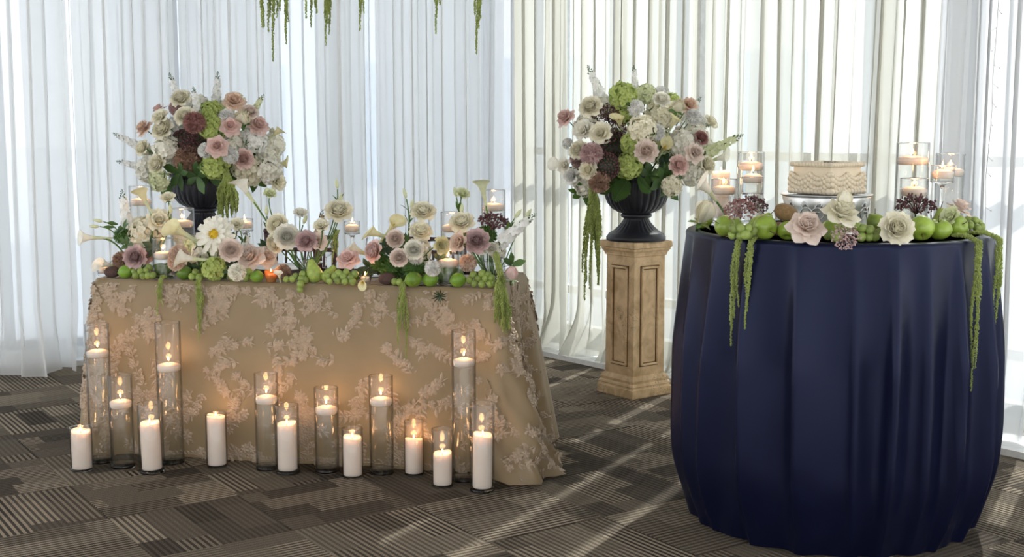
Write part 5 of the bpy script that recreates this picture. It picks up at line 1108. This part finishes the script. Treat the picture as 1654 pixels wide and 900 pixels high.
# ------------------------------------------------------------------ table flowers: kind, colour, column, row, size px, depth t, facing, cluster
CW = {'A': 'at the calla lily end of the table', 'B': 'around the white dahlia on the table', 'C': 'around the ribbed vase behind the pear', 'D': 'over the dark green dianthus', 'E': 'by the table corner with longest amaranthus'}
FR = (0, -1, .25)
TF = [(ST, 'white', 210, 345, 64, .22, (-.1, -.1, 1), 'A'), (CL, 'ivory', 148, 384, 30, .22, (-1, -.15, .05), 'A'), ('green_dianthus', 'green', 205, 381, 32, .16, (-.4, -.8, .2), 'A'), (HL, 'cream', 245, 378, 62, .16, FR, 'A'), (LI, 'cream', 264, 361, 42, .12, (.3, -.8, .5), 'A'), (CL, 'yellowcream', 234, 324, 30, .16, (-.4, -.2, .9), 'A'), (LI, 'cream', 272, 323, 25, .18, (0, -.6, .8), 'A'), (R, 'mauve', 220, 416, 40, .05, FR, 'A'), (CA, 'brown', 196, 421, 28, .09, (-.3, -.9, .2), 'A'), (CL, 'ivory', 174, 428, 28, .07, (-.8, -.6, .2), 'A'), (R, 'mauve', 240, 414, 30, .09, (.5, -.8, .3), 'A'), (CA, 'peach', 281, 414, 30, .07, FR, 'A'), (CA, 'peach', 277, 430, 26, .06, (0, -.9, -.2), 'A'),
      ('dahlia', 'ivory', 339, 381, 60, .08, (-.15, -.95, .35), 'B'), (GR, 'blush', 365, 404, 42, .06, (.2, -.95, .2), 'B'), (HY, 'ivory', 335, 411, 46, .09, (-.1, -.9, 0), 'B'), (CL, 'ivory', 302, 417, 34, .06, (-.9, -.4, .1), 'B'), (CL, 'yellowcream', 292, 379, 38, .10, (-.8, -.3, .5), 'B'), (LI, 'cream', 383, 365, 24, .14, (.1, -.8, .6), 'B'), (LI, 'ivory', 366, 367, 26, .12, (.2, -.7, .6), 'B'), (LH, 'lime', 345, 437, 40, .02, FR, 'B'), (PRs, 'blush', 407, 419, 52, .09, (-.3, -.7, .65), 'B'), (PRs, 'blush', 430, 417, 38, .15, (.5, -.7, .4), 'B'), (CA, 'ivory', 375, 440, 28, -.012, (-.2, -1, .1), 'B'), (ST, 'white', 397, 395, 40, .16, (.3, -.2, 1), 'B'), (HY, 'palegreen', 318, 405, 36, .12, (-.4, -.8, .2), 'B'),
      (CL, 'ivory', 398, 310, 34, .20, (-.55, -.2, .85), 'C'), (LI, 'palegreen', 435, 316, 22, .18, (.3, -.6, .8), 'C'), (GR, 'cream', 449, 364, 42, .12, (-.2, -.9, .4), 'C'), (GR, 'ivory', 463, 383, 48, .09, (.2, -.95, .2), 'C'), (GR, 'cream', 447, 392, 38, .11, (-.5, -.8, -.2), 'C'), (LI, 'ivory', 485, 348, 24, .14, (.2, -.5, .9), 'C'), (R, 'mauve', 496, 391, 38, .07, (-.1, -.9, .35), 'C'), (LI, 'blush', 512, 391, 30, .10, (.6, -.7, .2), 'C'), (ST, 'taupe', 524, 375, 50, .14, (.2, -.3, .9), 'C'), (LI, 'cream', 512, 368, 26, .12, (0, -.7, .7), 'C'), (CA, 'brown', 465, 441, 26, .04, FR, 'C'), (R, 'cream', 547, 346, 48, .15, (.1, -.7, .7), 'C'), (CL, 'ivory', 582, 407, 34, .16, (-.9, -.3, .3), 'C'), (PRs, 'pink', 563, 421, 40, .08, (-.1, -.7, .7), 'C'),
      (CL, 'yellowcream', 611, 379, 30, .16, (-.9, -.3, .25), 'D'), (CL, 'yellowcream', 632, 369, 30, .18, (.6, -.3, .7), 'D'), (GR, 'blush', 639, 386, 34, .12, (-.1, -.95, .2), 'D'), (R, 'pink', 609, 407, 40, .09, (-.7, -.65, .2), 'D'), (GR, 'blush', 637, 417, 34, .07, FR, 'D'), (HY, 'ivory', 683, 408, 46, .12, FR, 'D'), (GR, 'ivory', 660, 406, 36, .09, (.1, -.95, .2), 'D'), (R, 'cream', 683, 347, 44, .14, (.1, -.7, .75), 'D'), (R, 'cream', 679, 378, 40, .11, (.15, -.75, .7), 'D'), (LI, 'yellowcream', 702, 403, 30, .12, (.5, -.8, .1), 'D'), (ST, 'white', 694, 424, 30, .06, (.2, -1, .3), 'D'), (CA, 'white', 691, 433, 25, .0, (-.1, -1, .1), 'D'), (CA, 'white', 680, 425, 23, .0, FR, 'D'), ('green_dianthus', 'green', 640, 433, 44, .09, FR, 'D'), ('green_dianthus', 'green', 662, 427, 40, .08, FR, 'D'), ('green_dianthus', 'green', 619, 428, 32, .11, FR, 'D'),
      (R, 'cream', 747, 364, 44, .12, (-.1, -.7, .7), 'E'), (LI, 'peach', 737, 393, 34, .06, (-.6, -.75, .3), 'E'), (R, 'mauve', 763, 391, 44, .03, (-.05, -.95, .3), 'E'), (GR, 'ivory', 778, 402, 24, .07, FR, 'E'), (GR, 'ivory', 794, 402, 24, .07, (.2, -1, .2), 'E'), ('green_dianthus', 'green', 785, 382, 40, .17, FR, 'E'), (UM, 'burgundy', 797, 366, 52, .14, (.2, -.2, 1), 'E'), (ST, 'white', 828, 374, 62, .10, (.75, -.2, .65), 'E'), (HY, 'ivory', 808, 401, 30, .10, (.5, -.8, -.1), 'E'), (CA, 'peach', 756, 425, 28, .09, FR, 'E'), (CL, 'palegreen', 781, 312, 32, .18, (-.2, -.2, 1), 'E'), (LI, 'palegreen', 746, 316, 24, .16, (.3, -.6, .7), 'E'), (TU, 'pink', 826, 452, 24, .02, (.1, -.2, 1), 'E')]
TL = {}
for c_ in CW:
    sel = [i for i, q in enumerate(TF) if q[7] == c_]; TL.update(zip(sel, single_out([TF[i][:4] for i in sel], CW[c_], ' ')))
SURF = SZ + .0045                                      # upper side of the cloth
for ti, (kind, colour, x, y, d, t, n, cl_) in enumerate(TF):
    p = stab(x, y, t); k = ppm(p); n = unit(n); sz = d / k / BASED[kind] * 1.06
    if kind == 'stock': sz *= 1.1; p = p - n * .08 * sz
    if kind == 'calla': p = p - n * .03
    low = y > 426 or (kind == 'calla' and y > 400) or p[2] < SZ + .05
    sp = bloom_spheres(kind, n, sz, d / k * 1.06); fl = max(SURF + r * (1.05 if len(sp) == 1 else .95) - o[2] for o, r in sp)
    def make(q, kind=kind, colour=colour, x=x, y=y, n=n, sz=sz, ti=ti, cl_=cl_, low=low):
        v = VASES[cl_]; ft = None if low else np.array([v[0] + (x % 7 - 3) * .006, v[1] + (y % 5 - 2) * .006, SZ + .018])
        r_ = place(kind, colour, q, n, sz, TL[ti], CATN.get(kind, 'flower'), NAMEK.get(kind, kind), foot=ft, group=SHORTN[kind] + ' blooms on the lace table')
        if low:
            for c_ in list(r_.children):
                if c_.name.startswith('stem'): c_.scale = (1, 1, .12 if y > 440 else .3)
    p[2] = max(p[2], fl); defer(p, sp, view_dirs(p, .045 if y > 425 else .10, .020), .74 if kind != 'lace_umbel' else .6, make, floor=fl)
for x, y, t, n, cl_ in ((545, 305, .15, (-.1, -.1, 1), 'C'), (549, 328, .15, (.15, -.1, 1), 'C'), (656, 320, .14, (-.25, -.1, 1), 'D'), (664, 338, .14, (.2, -.1, 1), 'D'), (737, 318, .16, (-.2, -.1, 1), 'E'), (745, 345, .15, (.1, -.1, 1), 'E'), (832, 352, .10, (.6, -.1, .8), 'E'), (849, 352, .10, (.5, -.1, .8), 'E'), (160, 366, .2, (-1, -.1, .05), 'A'), (166, 358, .2, (-1, -.1, .2), 'A'), (276, 345, .18, (0, -.2, 1), 'A'), (431, 348, .18, (0, -.1, 1), 'C'), (490, 362, .14, (.4, -.1, 1), 'C'), (388, 372, .14, (-.3, -.2, 1), 'B')):
    p = stab(x, y, t); v = VASES[cl_]; place('flower_bud', 'cream', p, unit(n), 1.2, near('closed green bud on a leafy stalk', x, y, TF, ' on the table'), 'flower bud', 'flower_bud', foot=np.array([v[0], v[1], SZ + .02]))
p = stand(710, -.018, .0); place('leaf_tuft', 'green', p + [0, -.004, -.028], unit((.1, -1, -.3)), .7, 'single dark leaf tuft hanging over the front edge of the lace-covered table', 'leaves', 'leaf_sprig')
# white petals on the cloth edge
for x, y, lab in ((452, 458, 'small folded white petal resting on the cloth edge beside the amber votive'), (588, 462, 'pale yellow calla spathe drooping over the cloth edge by the low votive')):
    p = stand(x, .0, .016); place('calla', 'ivory' if x < 500 else 'yellowcream', p + [0, 0, .01], unit((-.1, -.9, -.35)) if x > 500 else unit((0, -.6, .6)), .62, lab, 'calla lily', 'calla_lily')
# fruit on the lace-covered table
WT = 'on the lace-covered table '
FRD = [((*SVv, 0), 1.0, .12), ((*SU, 0), .45, .03)]
def tfruit(kind, x, t, lab, axis, size=1.0, mat=None):
    M = frame(axis, random.uniform(0, 6)); p = stand(x, t); p[2] = SURF - lowest(FM[kind], M, size)
    return defer(p, fruit_spheres(kind, M @ np.array([0, 0, 1]), size), FRD, .99, lambda q: fruit(kind, q, lab, axis, size, mat, M=M))
tfruit('kiwi', 182, .055, 'dark brown kiwi ' + WT + 'beside the clear ribbed votive', (1, .1, .05), .95, 'kiwi_dark'); tfruit('kiwi', 628, .05, 'dark brown kiwi ' + WT + 'under the mossy dianthus', (1, .2, 0), 1.0, 'kiwi_dark')
for x, t, s_, lab in ((206, .035, 1.0, 'bright green lime between kiwi and grapes'), (289, .05, 1.0, 'dark green lime beside the low candle vase'), (418, .03, .88, 'yellowish green lime beside the amber votive'), (671, .045, 1.08, 'green lime beside the kiwi and two loose grapes'), (701, .05, 1.0, 'green lime beneath the white carnations'), (741, .025, 1.02, 'dark green lime before the low candle vase and grapes'), (572, .13, .8, 'small green lime behind the grapes and low votive')):
    tfruit('lime', x, t, lab + ' ' + WT.strip(), (.9, .4, .15), s_)
tfruit('mango', 725, .17, 'large green mango lying ' + WT + 'behind the low candle vase', (1, .05, .05), 1.0); tfruit('mango', 262, .155, 'green mango lying ' + WT + 'behind the low candle vase under the hydrangea', (1, -.1, .05), .8)
tfruit('pear', 514, .05, 'upright green pear ' + WT + 'beside the ribbed vase', (-.25, 0, 1), 1.0); tfruit('pear', 532, .09, 'leaning green pear ' + WT + 'behind the upright pear', (.5, .1, .8), .8)
def cluster(x, t, spots, lab):
    pts = np.array([stand(x + dx, t + dt, .0215 + dh) for dx, dt, dh in spots]); c = pts.mean(0)
    defer(c, [(q - c, .0150) for q in pts], FRD, .98, lambda p: grapes([p + q - c for q in pts], lab + ' ' + WT.strip()))
cluster(236, .03, [(0, 0, 0), (-11, .005, .0), (8, .006, .001), (-4, .006, .02), (5, .015, .022), (16, .012, .002), (-14, .02, .015), (10, .03, .035)], 'green grape bunch under the mauve rose'); cluster(314, .02, [(-4, 0, 0), (8, 0, 0), (2, .016, .016)], 'three green grapes under the lime hydrangea')
cluster(394, .02, [(-13, 0, 0), (-2, -.003, 0), (9, 0, 0), (-8, .006, .02), (3, .008, .022), (13, .008, .024), (18, .012, .004), (-18, .01, .008)], 'green grape bunch beside the ivory carnation')
cluster(482, .02, [(-18, .004, 0), (-8, 0, .002), (6, -.002, .004), (12, .004, .0), (8, .01, .022), (-3, .012, .012), (5, -.03, -.014), (4, -.034, -.036)], 'green grape bunch spilling over the cloth edge')
cluster(556, .025, [(-13, 0, 0), (0, 0, .002), (12, 0, 0), (9, .008, .02), (-4, .01, .022), (22, .006, .018), (14, .012, .038), (2, .015, .032), (-16, .012, .02), (28, .012, .032), (24, .004, 0)], 'largest green grape bunch between pear and low votive')
cluster(641, .02, [(4, 0, 0), (-4, .008, 0)], 'pair of loose green grapes above the amaranthus'); cluster(777, .02, [(-12, 0, 0), (0, -.005, 0), (13, 0, 0), (-6, .006, .02), (5, .004, .022), (16, .01, .024), (-14, .012, .036), (0, .014, .04), (-20, .01, .012), (20, .0, .005), (10, .016, .038)], 'green grape bunch before the ribbed corner vase')
SPH_T = flush(OBST)
for i, (x, y, t, n, s_) in enumerate(((322, 432, .05, (-.4, -1, .2), 1), (377, 424, .06, (.3, -1, .2), 1), (362, 445, .03, (.2, -1, 0), .8), (310, 437, .06, (-.3, -1, .1), .8), (198, 370, .18, (-.5, -.6, .6), .9), (605, 432, .08, (-.4, -1, 0), 1), (668, 445, .05, (.3, -1, 0), .8), (627, 425, .08, (0, -1, .3), 1), (817, 428, .08, (.5, -.8, .2), 1), (700, 420, .08, (.4, -1, .2), .7), (505, 425, .10, (.3, -1, .3), .6), (430, 400, .14, (.2, -.8, .6), .7), (350, 398, .10, (0, -1, .3), 1), (380, 395, .1, (.4, -1, .3), .9), (655, 395, .12, (0, -1, .4), .9), (625, 398, .12, (-.3, -1, .3), .8), (775, 380, .12, (-.2, -1, .4), .8), (240, 400, .15, (0, -1, .2), .9), (215, 395, .16, (-.3, -1, .2), .8))):
    place('leaf_sprig_dark' if i % 2 else 'leaf_sprig', 'green', clear_spot(None, unit(n), s_ * .65, SPH_T, [stab(x + ex, y, t + et) for et in (.03, .06, .09, .12) for ex in (0, 10, -10)]), unit(n), s_ * .65, near(('dark' if i % 2 else 'fresh') + ' green leaf sprig', x, y, TF, ' on the lace-covered table'), 'leaves', 'leaf_sprig')
# ------------------------------------------------------------------ cake, stand and the garland on the navy table
CP = nav(1333, 4.36, .001)
obst_cyl(CP, .152, .11); cs = thing('cake_stand', 'silver embossed drum cake stand on the navy cake table', 'cake stand', CP)
SH = onY(1333, 313, CP[1])[2] - CP[2]; SR = .158
mb = MB(); mb.add(*lathe([(.0004, .0), (SR * .90, .0), (SR * .91, .006), (SR * .88, .012), (SR * .885, SH * .35), (SR * .91, SH * .7), (SR * .965, SH - .010), (SR * .95, SH - .006), (.0004, SH - .006)], 72)); obj('drum', mb.mesh('stand_drum'), MAT['silver'], cs)
mb = MB(); mb.add(*lathe([(.0004, SH - .006), (SR * .97, SH - .006), (SR, SH - .003), (SR * 1.005, SH), (SR * .985, SH + .001), (SR * .96, SH - .002), (.0004, SH - .002)], 72)); obj('top_plate', mb.mesh('stand_top'), MAT['silver'], cs)
def drum_r(z): return float(np.interp(z, [0, SH * .35, SH * .7, SH - .01], [SR * .88, SR * .885, SR * .91, SR * .965]))
sm = MB()
for k in range(8):     # embossed scrolls round the drum
    for sg in (-1, 1):
        a0 = math.tau * k / 8 + .2; P = []
        for v in np.linspace(0, 1, 22):
            q = 2.2 * math.tau * v * .62; rad = .026 * (1 - .75 * v); aa = a0 + sg * (.16 - rad * math.cos(q) / drum_r(SH * .5)); z = SH * .52 + rad * math.sin(q); P.append((drum_r(z) * math.cos(aa) * 1.004, drum_r(z) * math.sin(aa) * 1.004, z))
        sm.add(*tube(P, np.linspace(.0026, .0012, 22), 5))
        for j in range(7):
            aa = a0 + sg * (.06 + .03 * j); z0_ = SH * .62 + .014 * math.sin(j * .5); sm.add(*tube([(drum_r(z) * 1.004 * math.cos(aa + sg * .02 * h), drum_r(z) * 1.004 * math.sin(aa + sg * .02 * h), z) for h, z in ((0, z0_), (1, z0_ + .008), (1.6, z0_ + .018))], .0013, 4))
em = obj('embossed_scrolls', sm.mesh('scrolls'), MAT['silver'], cs); em['kind'] = 'stuff'
mb = MB(); V, F = lathe([(SR * .89, .012), (SR * .905, .016), (SR * .89, .02)], 72); mb.add(V, F); obj('foot_ring', mb.mesh('stand_ring'), MAT['silver'], cs)
KP = CP + [0, 0, SH + .0012]; CA_ = math.radians(36); S2 = .084
cake = thing('cake', 'small square ivory buttercream cake with piped swags on the silver stand', 'cake', KP, rotz(CA_))
KH = onY(1333, 264, CP[1])[2] - KP[2]
mb = MB(); mb.add(*bbox(-S2, S2, -S2, S2, 0, KH, .006)); obj('sponge_icing', mb.mesh('cake_body'), MAT['icing'], cake)
def shell_row(name, z, rad, step, out_, drop=lambda u: 0.0):
    """row of piped shells round the four sides"""
    mb = MB(); V0, F0 = ico(1, 1)
    for side in range(4):
        n = int(2 * S2 / step)
        for i in range(n + 1):
            u = i / n; x = -S2 + 2 * S2 * u; p = np.array([x, -S2 - out_, z - drop(u)]); V = V0 * np.array([step * .85, rad, rad * .95]); V = V @ np.array(Matrix.Rotation(.55, 3, 'Y')).T
            mb.add((V + p) @ rotz(side * math.pi / 2).T, F0)
    o = obj(name, mb.mesh(name), MAT['icing'], cake); o['kind'] = 'stuff'; return o
shell_row('shell_border', .012, .013, .0165, .005); shell_row('shell_border', KH - .002, .009, .013, .002)
sw = lambda u: .016 * math.sin(math.pi * ((u * 1.999) % 1))
shell_row('piped_swag', KH * .66, .009, .012, .006, sw); shell_row('piped_swag', KH * .50, .0105, .014, .008, sw); shell_row('piped_swag', KH * .33, .0105, .014, .008, sw)
mb = MB(); rg = random.Random(2)
for i in range(9):
    V, F = ico(.007, 1); mb.add(V * [1.5, 1, .5] + [rg.uniform(-.03, .03), rg.uniform(-.05, .02), KH + .003], F)
obj('dark_topping', mb.mesh('topping'), MAT['glaze_dark'], cake)
WN = 'on the navy cake table'
NSURF = NZ + .0062
NFD = [((0, 1, 0), 1.0, .10), ((1, 0, 0), .5, .03)]
def nf(kind, x, Y, h, lab, axis=(0, 0, 1), size=1.0, mat=None):
    M = frame(axis, random.uniform(0, 6)); p = nav(x, Y, 0); p[2] = NSURF - lowest(FM[kind], M, size)
    return defer(p, fruit_spheres(kind, M @ np.array([0, 0, 1]), size), NFD, .99, lambda q: fruit(kind, q, lab + ' ' + WN, axis, size, mat, M=M), disk=(NC, NR - .022))
nf('apple', 1137, 4.52, .035, 'green apple half hidden behind the cream rose', (-.5, -.2, .8), .85); nf('apple', 1161, 4.18, .035, 'green apple lying on its side, stem towards the cream rose', (-.9, -.35, .35), .98); nf('apple', 1185, 4.36, .034, 'green apple behind the burgundy umbels', (0, 0, 1), .9)
nf('apple', 1238, 4.06, .039, 'large yellow-green apple between grapes and kiwi', (.35, -.8, -.3), 1.12); nf('pear', 1225, 4.20, .036, 'green pear lying behind the large apple', (.6, .3, .5), .95); UNDER = nf('apple', 1268, 4.06, .034, 'dark green apple under the standing kiwi', (.2, .5, .8), .92)
nf('kiwi', 1255, 4.22, .028, 'brown kiwi half hidden behind the large apple', (1, .3, .2), .9)
nf('apple', 1345, 4.02, .036, 'yellow-green apple with upright dark stem under the cream rose', (.1, -.2, 1), 1.12); nf('apple', 1411, 4.42, .036, 'green apple standing beside the silver stand', (.1, -.1, 1), 1.05); nf('kiwi', 1402, 4.03, .030, 'brown kiwi wedged behind grapes and cream rose', (.8, .2, -.4), .95)
nf('apple', 1487, 4.04, .040, 'speckled green apple beside the big cream rose', (-.1, -.6, -.5), 1.16); nf('apple', 1518, 4.08, .037, 'smooth green apple with a deep dimple, middle of three', (-.3, -.2, .9), 1.02); nf('apple', 1545, 4.15, .038, 'smooth pale green apple nearest the grapes', (.3, -.6, .2), 1.04); nf('apple', 1505, 4.26, .040, 'dark green apple behind the smooth ones', (0, .1, 1), .9); nf('pear', 1517, 4.36, .042, 'olive pear with a curved dark stem', (.0, -.1, 1), .85); nf('apple', 1492, 4.20, .034, 'small green apple under the burgundy spray', (0, 0, 1), .8)
def ncl(x, Y, spots, lab):
    pts = np.array([nav(x + dx, Y + dy, .0185 + dh) for dx, dy, dh in spots]); c = pts.mean(0)
    defer(c, [(q - c, .0150) for q in pts], NFD, .98, lambda p: grapes([p + q - c for q in pts], lab + ' ' + WN))
ncl(1196, 4.02, [(-12, .02, 0), (2, 0, 0), (14, .02, 0), (-10, .01, .022), (2, .0, .024), (14, .0, .024), (22, .02, .012), (-2, .03, .01), (10, -.015, .004)], 'green grape bunch under the burgundy umbels')
ncl(1385, 3.98, [(6, 0, 0), (18, .01, 0), (-14, .03, .026), (-2, .02, .034), (8, .01, .028), (20, 0, .024), (28, .02, .0), (-36, .0, .0), (-44, .02, .006), (-48, .03, .0), (34, .02, .012), (-28, .0, .004)], 'green grape bunch beside the lilac spray')
ncl(1570, 4.26, [(4, .03, .028), (8, .0, .004), (-4, -.02, .016), (-12, -.05, .002), (10, .05, .016), (-6, .04, .03), (14, .03, .006)], 'green grape bunch at the end by the smooth pale apple')
def nfl(kind, colour, x, y, Y, n, d, lab, cat=None):
    p = onY(x, y, Y); n = unit(n); w_ = d / ppm(p) * 1.08; size = w_ / BASED[kind]; sp = bloom_spheres(kind, n, size, w_); over = 'over the cloth edge' in lab
    def make(q):
        r_ = place(kind, colour, q, n, size, lab + ' ' + WN, cat or CATN.get(kind, 'flower'), NAMEK.get(kind, kind))
        for c_ in r_.children:
            if c_.name.startswith('stem'): c_.scale = (1, 1, .15)
    fl = None if over else max(NSURF + r * .9 - o[2] for o, r in sp)
    if fl is not None: p[2] = max(p[2], fl)
    return defer(p, sp, view_dirs(p, .12, .03), .84 if kind != 'lace_umbel' else .6, make, floor=fl)
nfl('bud_bloom', 'cream', 1131, 358, 4.40, (.25, -.4, .9), 40, 'cream rose bloom resting upright beneath the large calla'); nfl('pointed_rose', 'blush', 1301, 371, 3.96, (0, -.75, .65), 64, 'blush rose with pointed spread petals')
SPREAD = nfl('pointed_rose', 'cream', 1372, 352, 3.99, (.2, -.5, .85), 62, 'cream rose with spread outer petals before the silver stand'); nfl('rose', 'cream', 1446, 371, 3.955, (-.05, -.95, .3), 58, 'large open cream rose facing forward')
nfl('pointed_rose', 'blush', 1562, 345, 4.30, (.4, -.2, .9), 42, 'blush rose standing behind the grapes'); nfl('lisianthus', 'palegreen', 1538, 352, 4.12, (-.7, -.5, .5), 34, 'pale green lisianthus lying over the smooth apples')
nfl('lace_umbel', 'dusty', 1195, 345, 4.08, (-.2, -.5, .9), 50, 'burgundy lace umbel lying over the grapes'); nfl('lace_umbel', 'burgundy', 1217, 336, 4.14, (.1, -.4, .9), 44, 'darker burgundy lace umbel beside the candle stem'); nfl('lace_umbel', 'burgundy', 1480, 340, 4.22, (0, -.2, 1), 60, 'burgundy spiky spray behind the speckled apple'); nfl('lace_umbel', 'mauve', 1364, 383, 3.885, (-.1, -1, .1), 42, 'lilac-brown lace spray hanging over the cloth edge')
flush(OBST)
hq = SPREAD.pos + [.008, -.004, .030]                                      # the closed heart stands in the middle of the spread petals
hr = place('bud_bloom', 'cream', hq, unit((.1, -.2, 1)), 30 / ppm(hq) / BASED['bud_bloom'], 'upright cream rose heart before the silver stand ' + WN, 'rose', 'tulip_bloom')
for c_ in hr.children:
    if c_.name.startswith('stem'): c_.scale = (1, 1, .15)
kq = UNDER.pos + unit((.02, .55, .83)) * (.0365 * .92 + .0275 * 1.15)      # the kiwi leans on the apple below it, towards the stand
fruit('kiwi', kq, 'brown kiwi perched on an apple against the silver stand ' + WN, (.75, -.2, -.35), 1.15)
p = onY(1152, 318, 4.5); place('calla', 'ivory', p, unit((-.6, -.3, .75)), 1.15, 'large white calla lily rising from the fruit ' + WN, 'calla lily', 'calla_lily', foot=nav(1180, 4.35, .03))
# ------------------------------------------------------------------ fairy lights in front of the thin curtain
def fairy(pxs, label, off):
    P = [onplane(x, y, wallpt('r', 1, off, 0), np.array([RIN[0], RIN[1], 0])) for x, y in pxs]; P = [np.array([P[0][0], P[0][1], CEIL])] + P
    root = thing('fairy_lights', label, 'string lights', P[-1]); mb = MB(); mb.add(*tube(P, .0012, 4)); world_part('wire', mb.mesh('fairy_wire'), MAT['wire'], root); rg = random.Random(3)
    L = np.array(P); 
    for i in range(16):
        v = (i + .5) / 16 * (len(P) - 1.001); a = int(v); c = L[a] * (1 - v + a) + L[a + 1] * (v - a); d = unit([rg.uniform(-1, 1), rg.uniform(-.5, .5), -.5]) * .028
        mb = MB(); mb.add(*tube([c, c + d * .5, c + d], .0011, 4)); mb.add(OCT[0] * .0035 + c + d, OCT[1]); world_part('bulb', mb.mesh('bulb'), MAT['led'], root)
fairy([(1613, 0), (1609, 60), (1604, 120), (1602, 180), (1597, 240), (1592, 290), (1592, 350), (1587, 420)], 'string of tiny fairy lights hanging in front of the thin see-through curtain', .335)
fairy([(1534, 0), (1531, 80), (1527, 160), (1524, 235), (1520, 300)], 'short string of fairy lights hanging beside the gathered ivory curtain', .25)
# groups: repeats that look alike carry one phrase, single things none
GRP = {'glass_vase': 'glass candle vases', 'pillar_candle': 'pillar candles', 'floating_candle': 'floating candles', 'votive_holder': 'votive holders', 'votive_candle': 'votive candles', 'ribbed_vase': 'ribbed bud vases', 'sheer_curtain': 'sheer curtains along the glass walls', 'amaranthus': 'hanging amaranthus tassels', 'grape_bunch': 'green grape bunches', 'apple': 'green apples on the navy cake table', 'lime': 'limes on the lace table', 'kiwi': 'brown kiwis', 'pear': 'green pears', 'green_mango': 'green mangoes on the lace table', 'chiavari_chair': 'chairs behind the lace table', 'dinner_plate': 'dinner plates', 'wine_glass': 'wine glasses', 'urn': 'black fluted urns', 'pedestal': 'antique gold pedestals', 'fairy_lights': 'fairy light strings', 'leaf_sprig': 'leaf sprigs among the flowers', 'fern_frond': 'fern fronds on the urns', 'flower_bud': 'closed flower buds on the lace table'}
for o in list(COL.objects):
    if o.parent is None and o.get('label'):
        b_ = o.name.split('.')[0]
        if b_ in GRP: o['group'] = GRP[b_]
        elif o.get('group') == o['label']: o['group'] = b_.replace('_', ' ') + ' blooms'
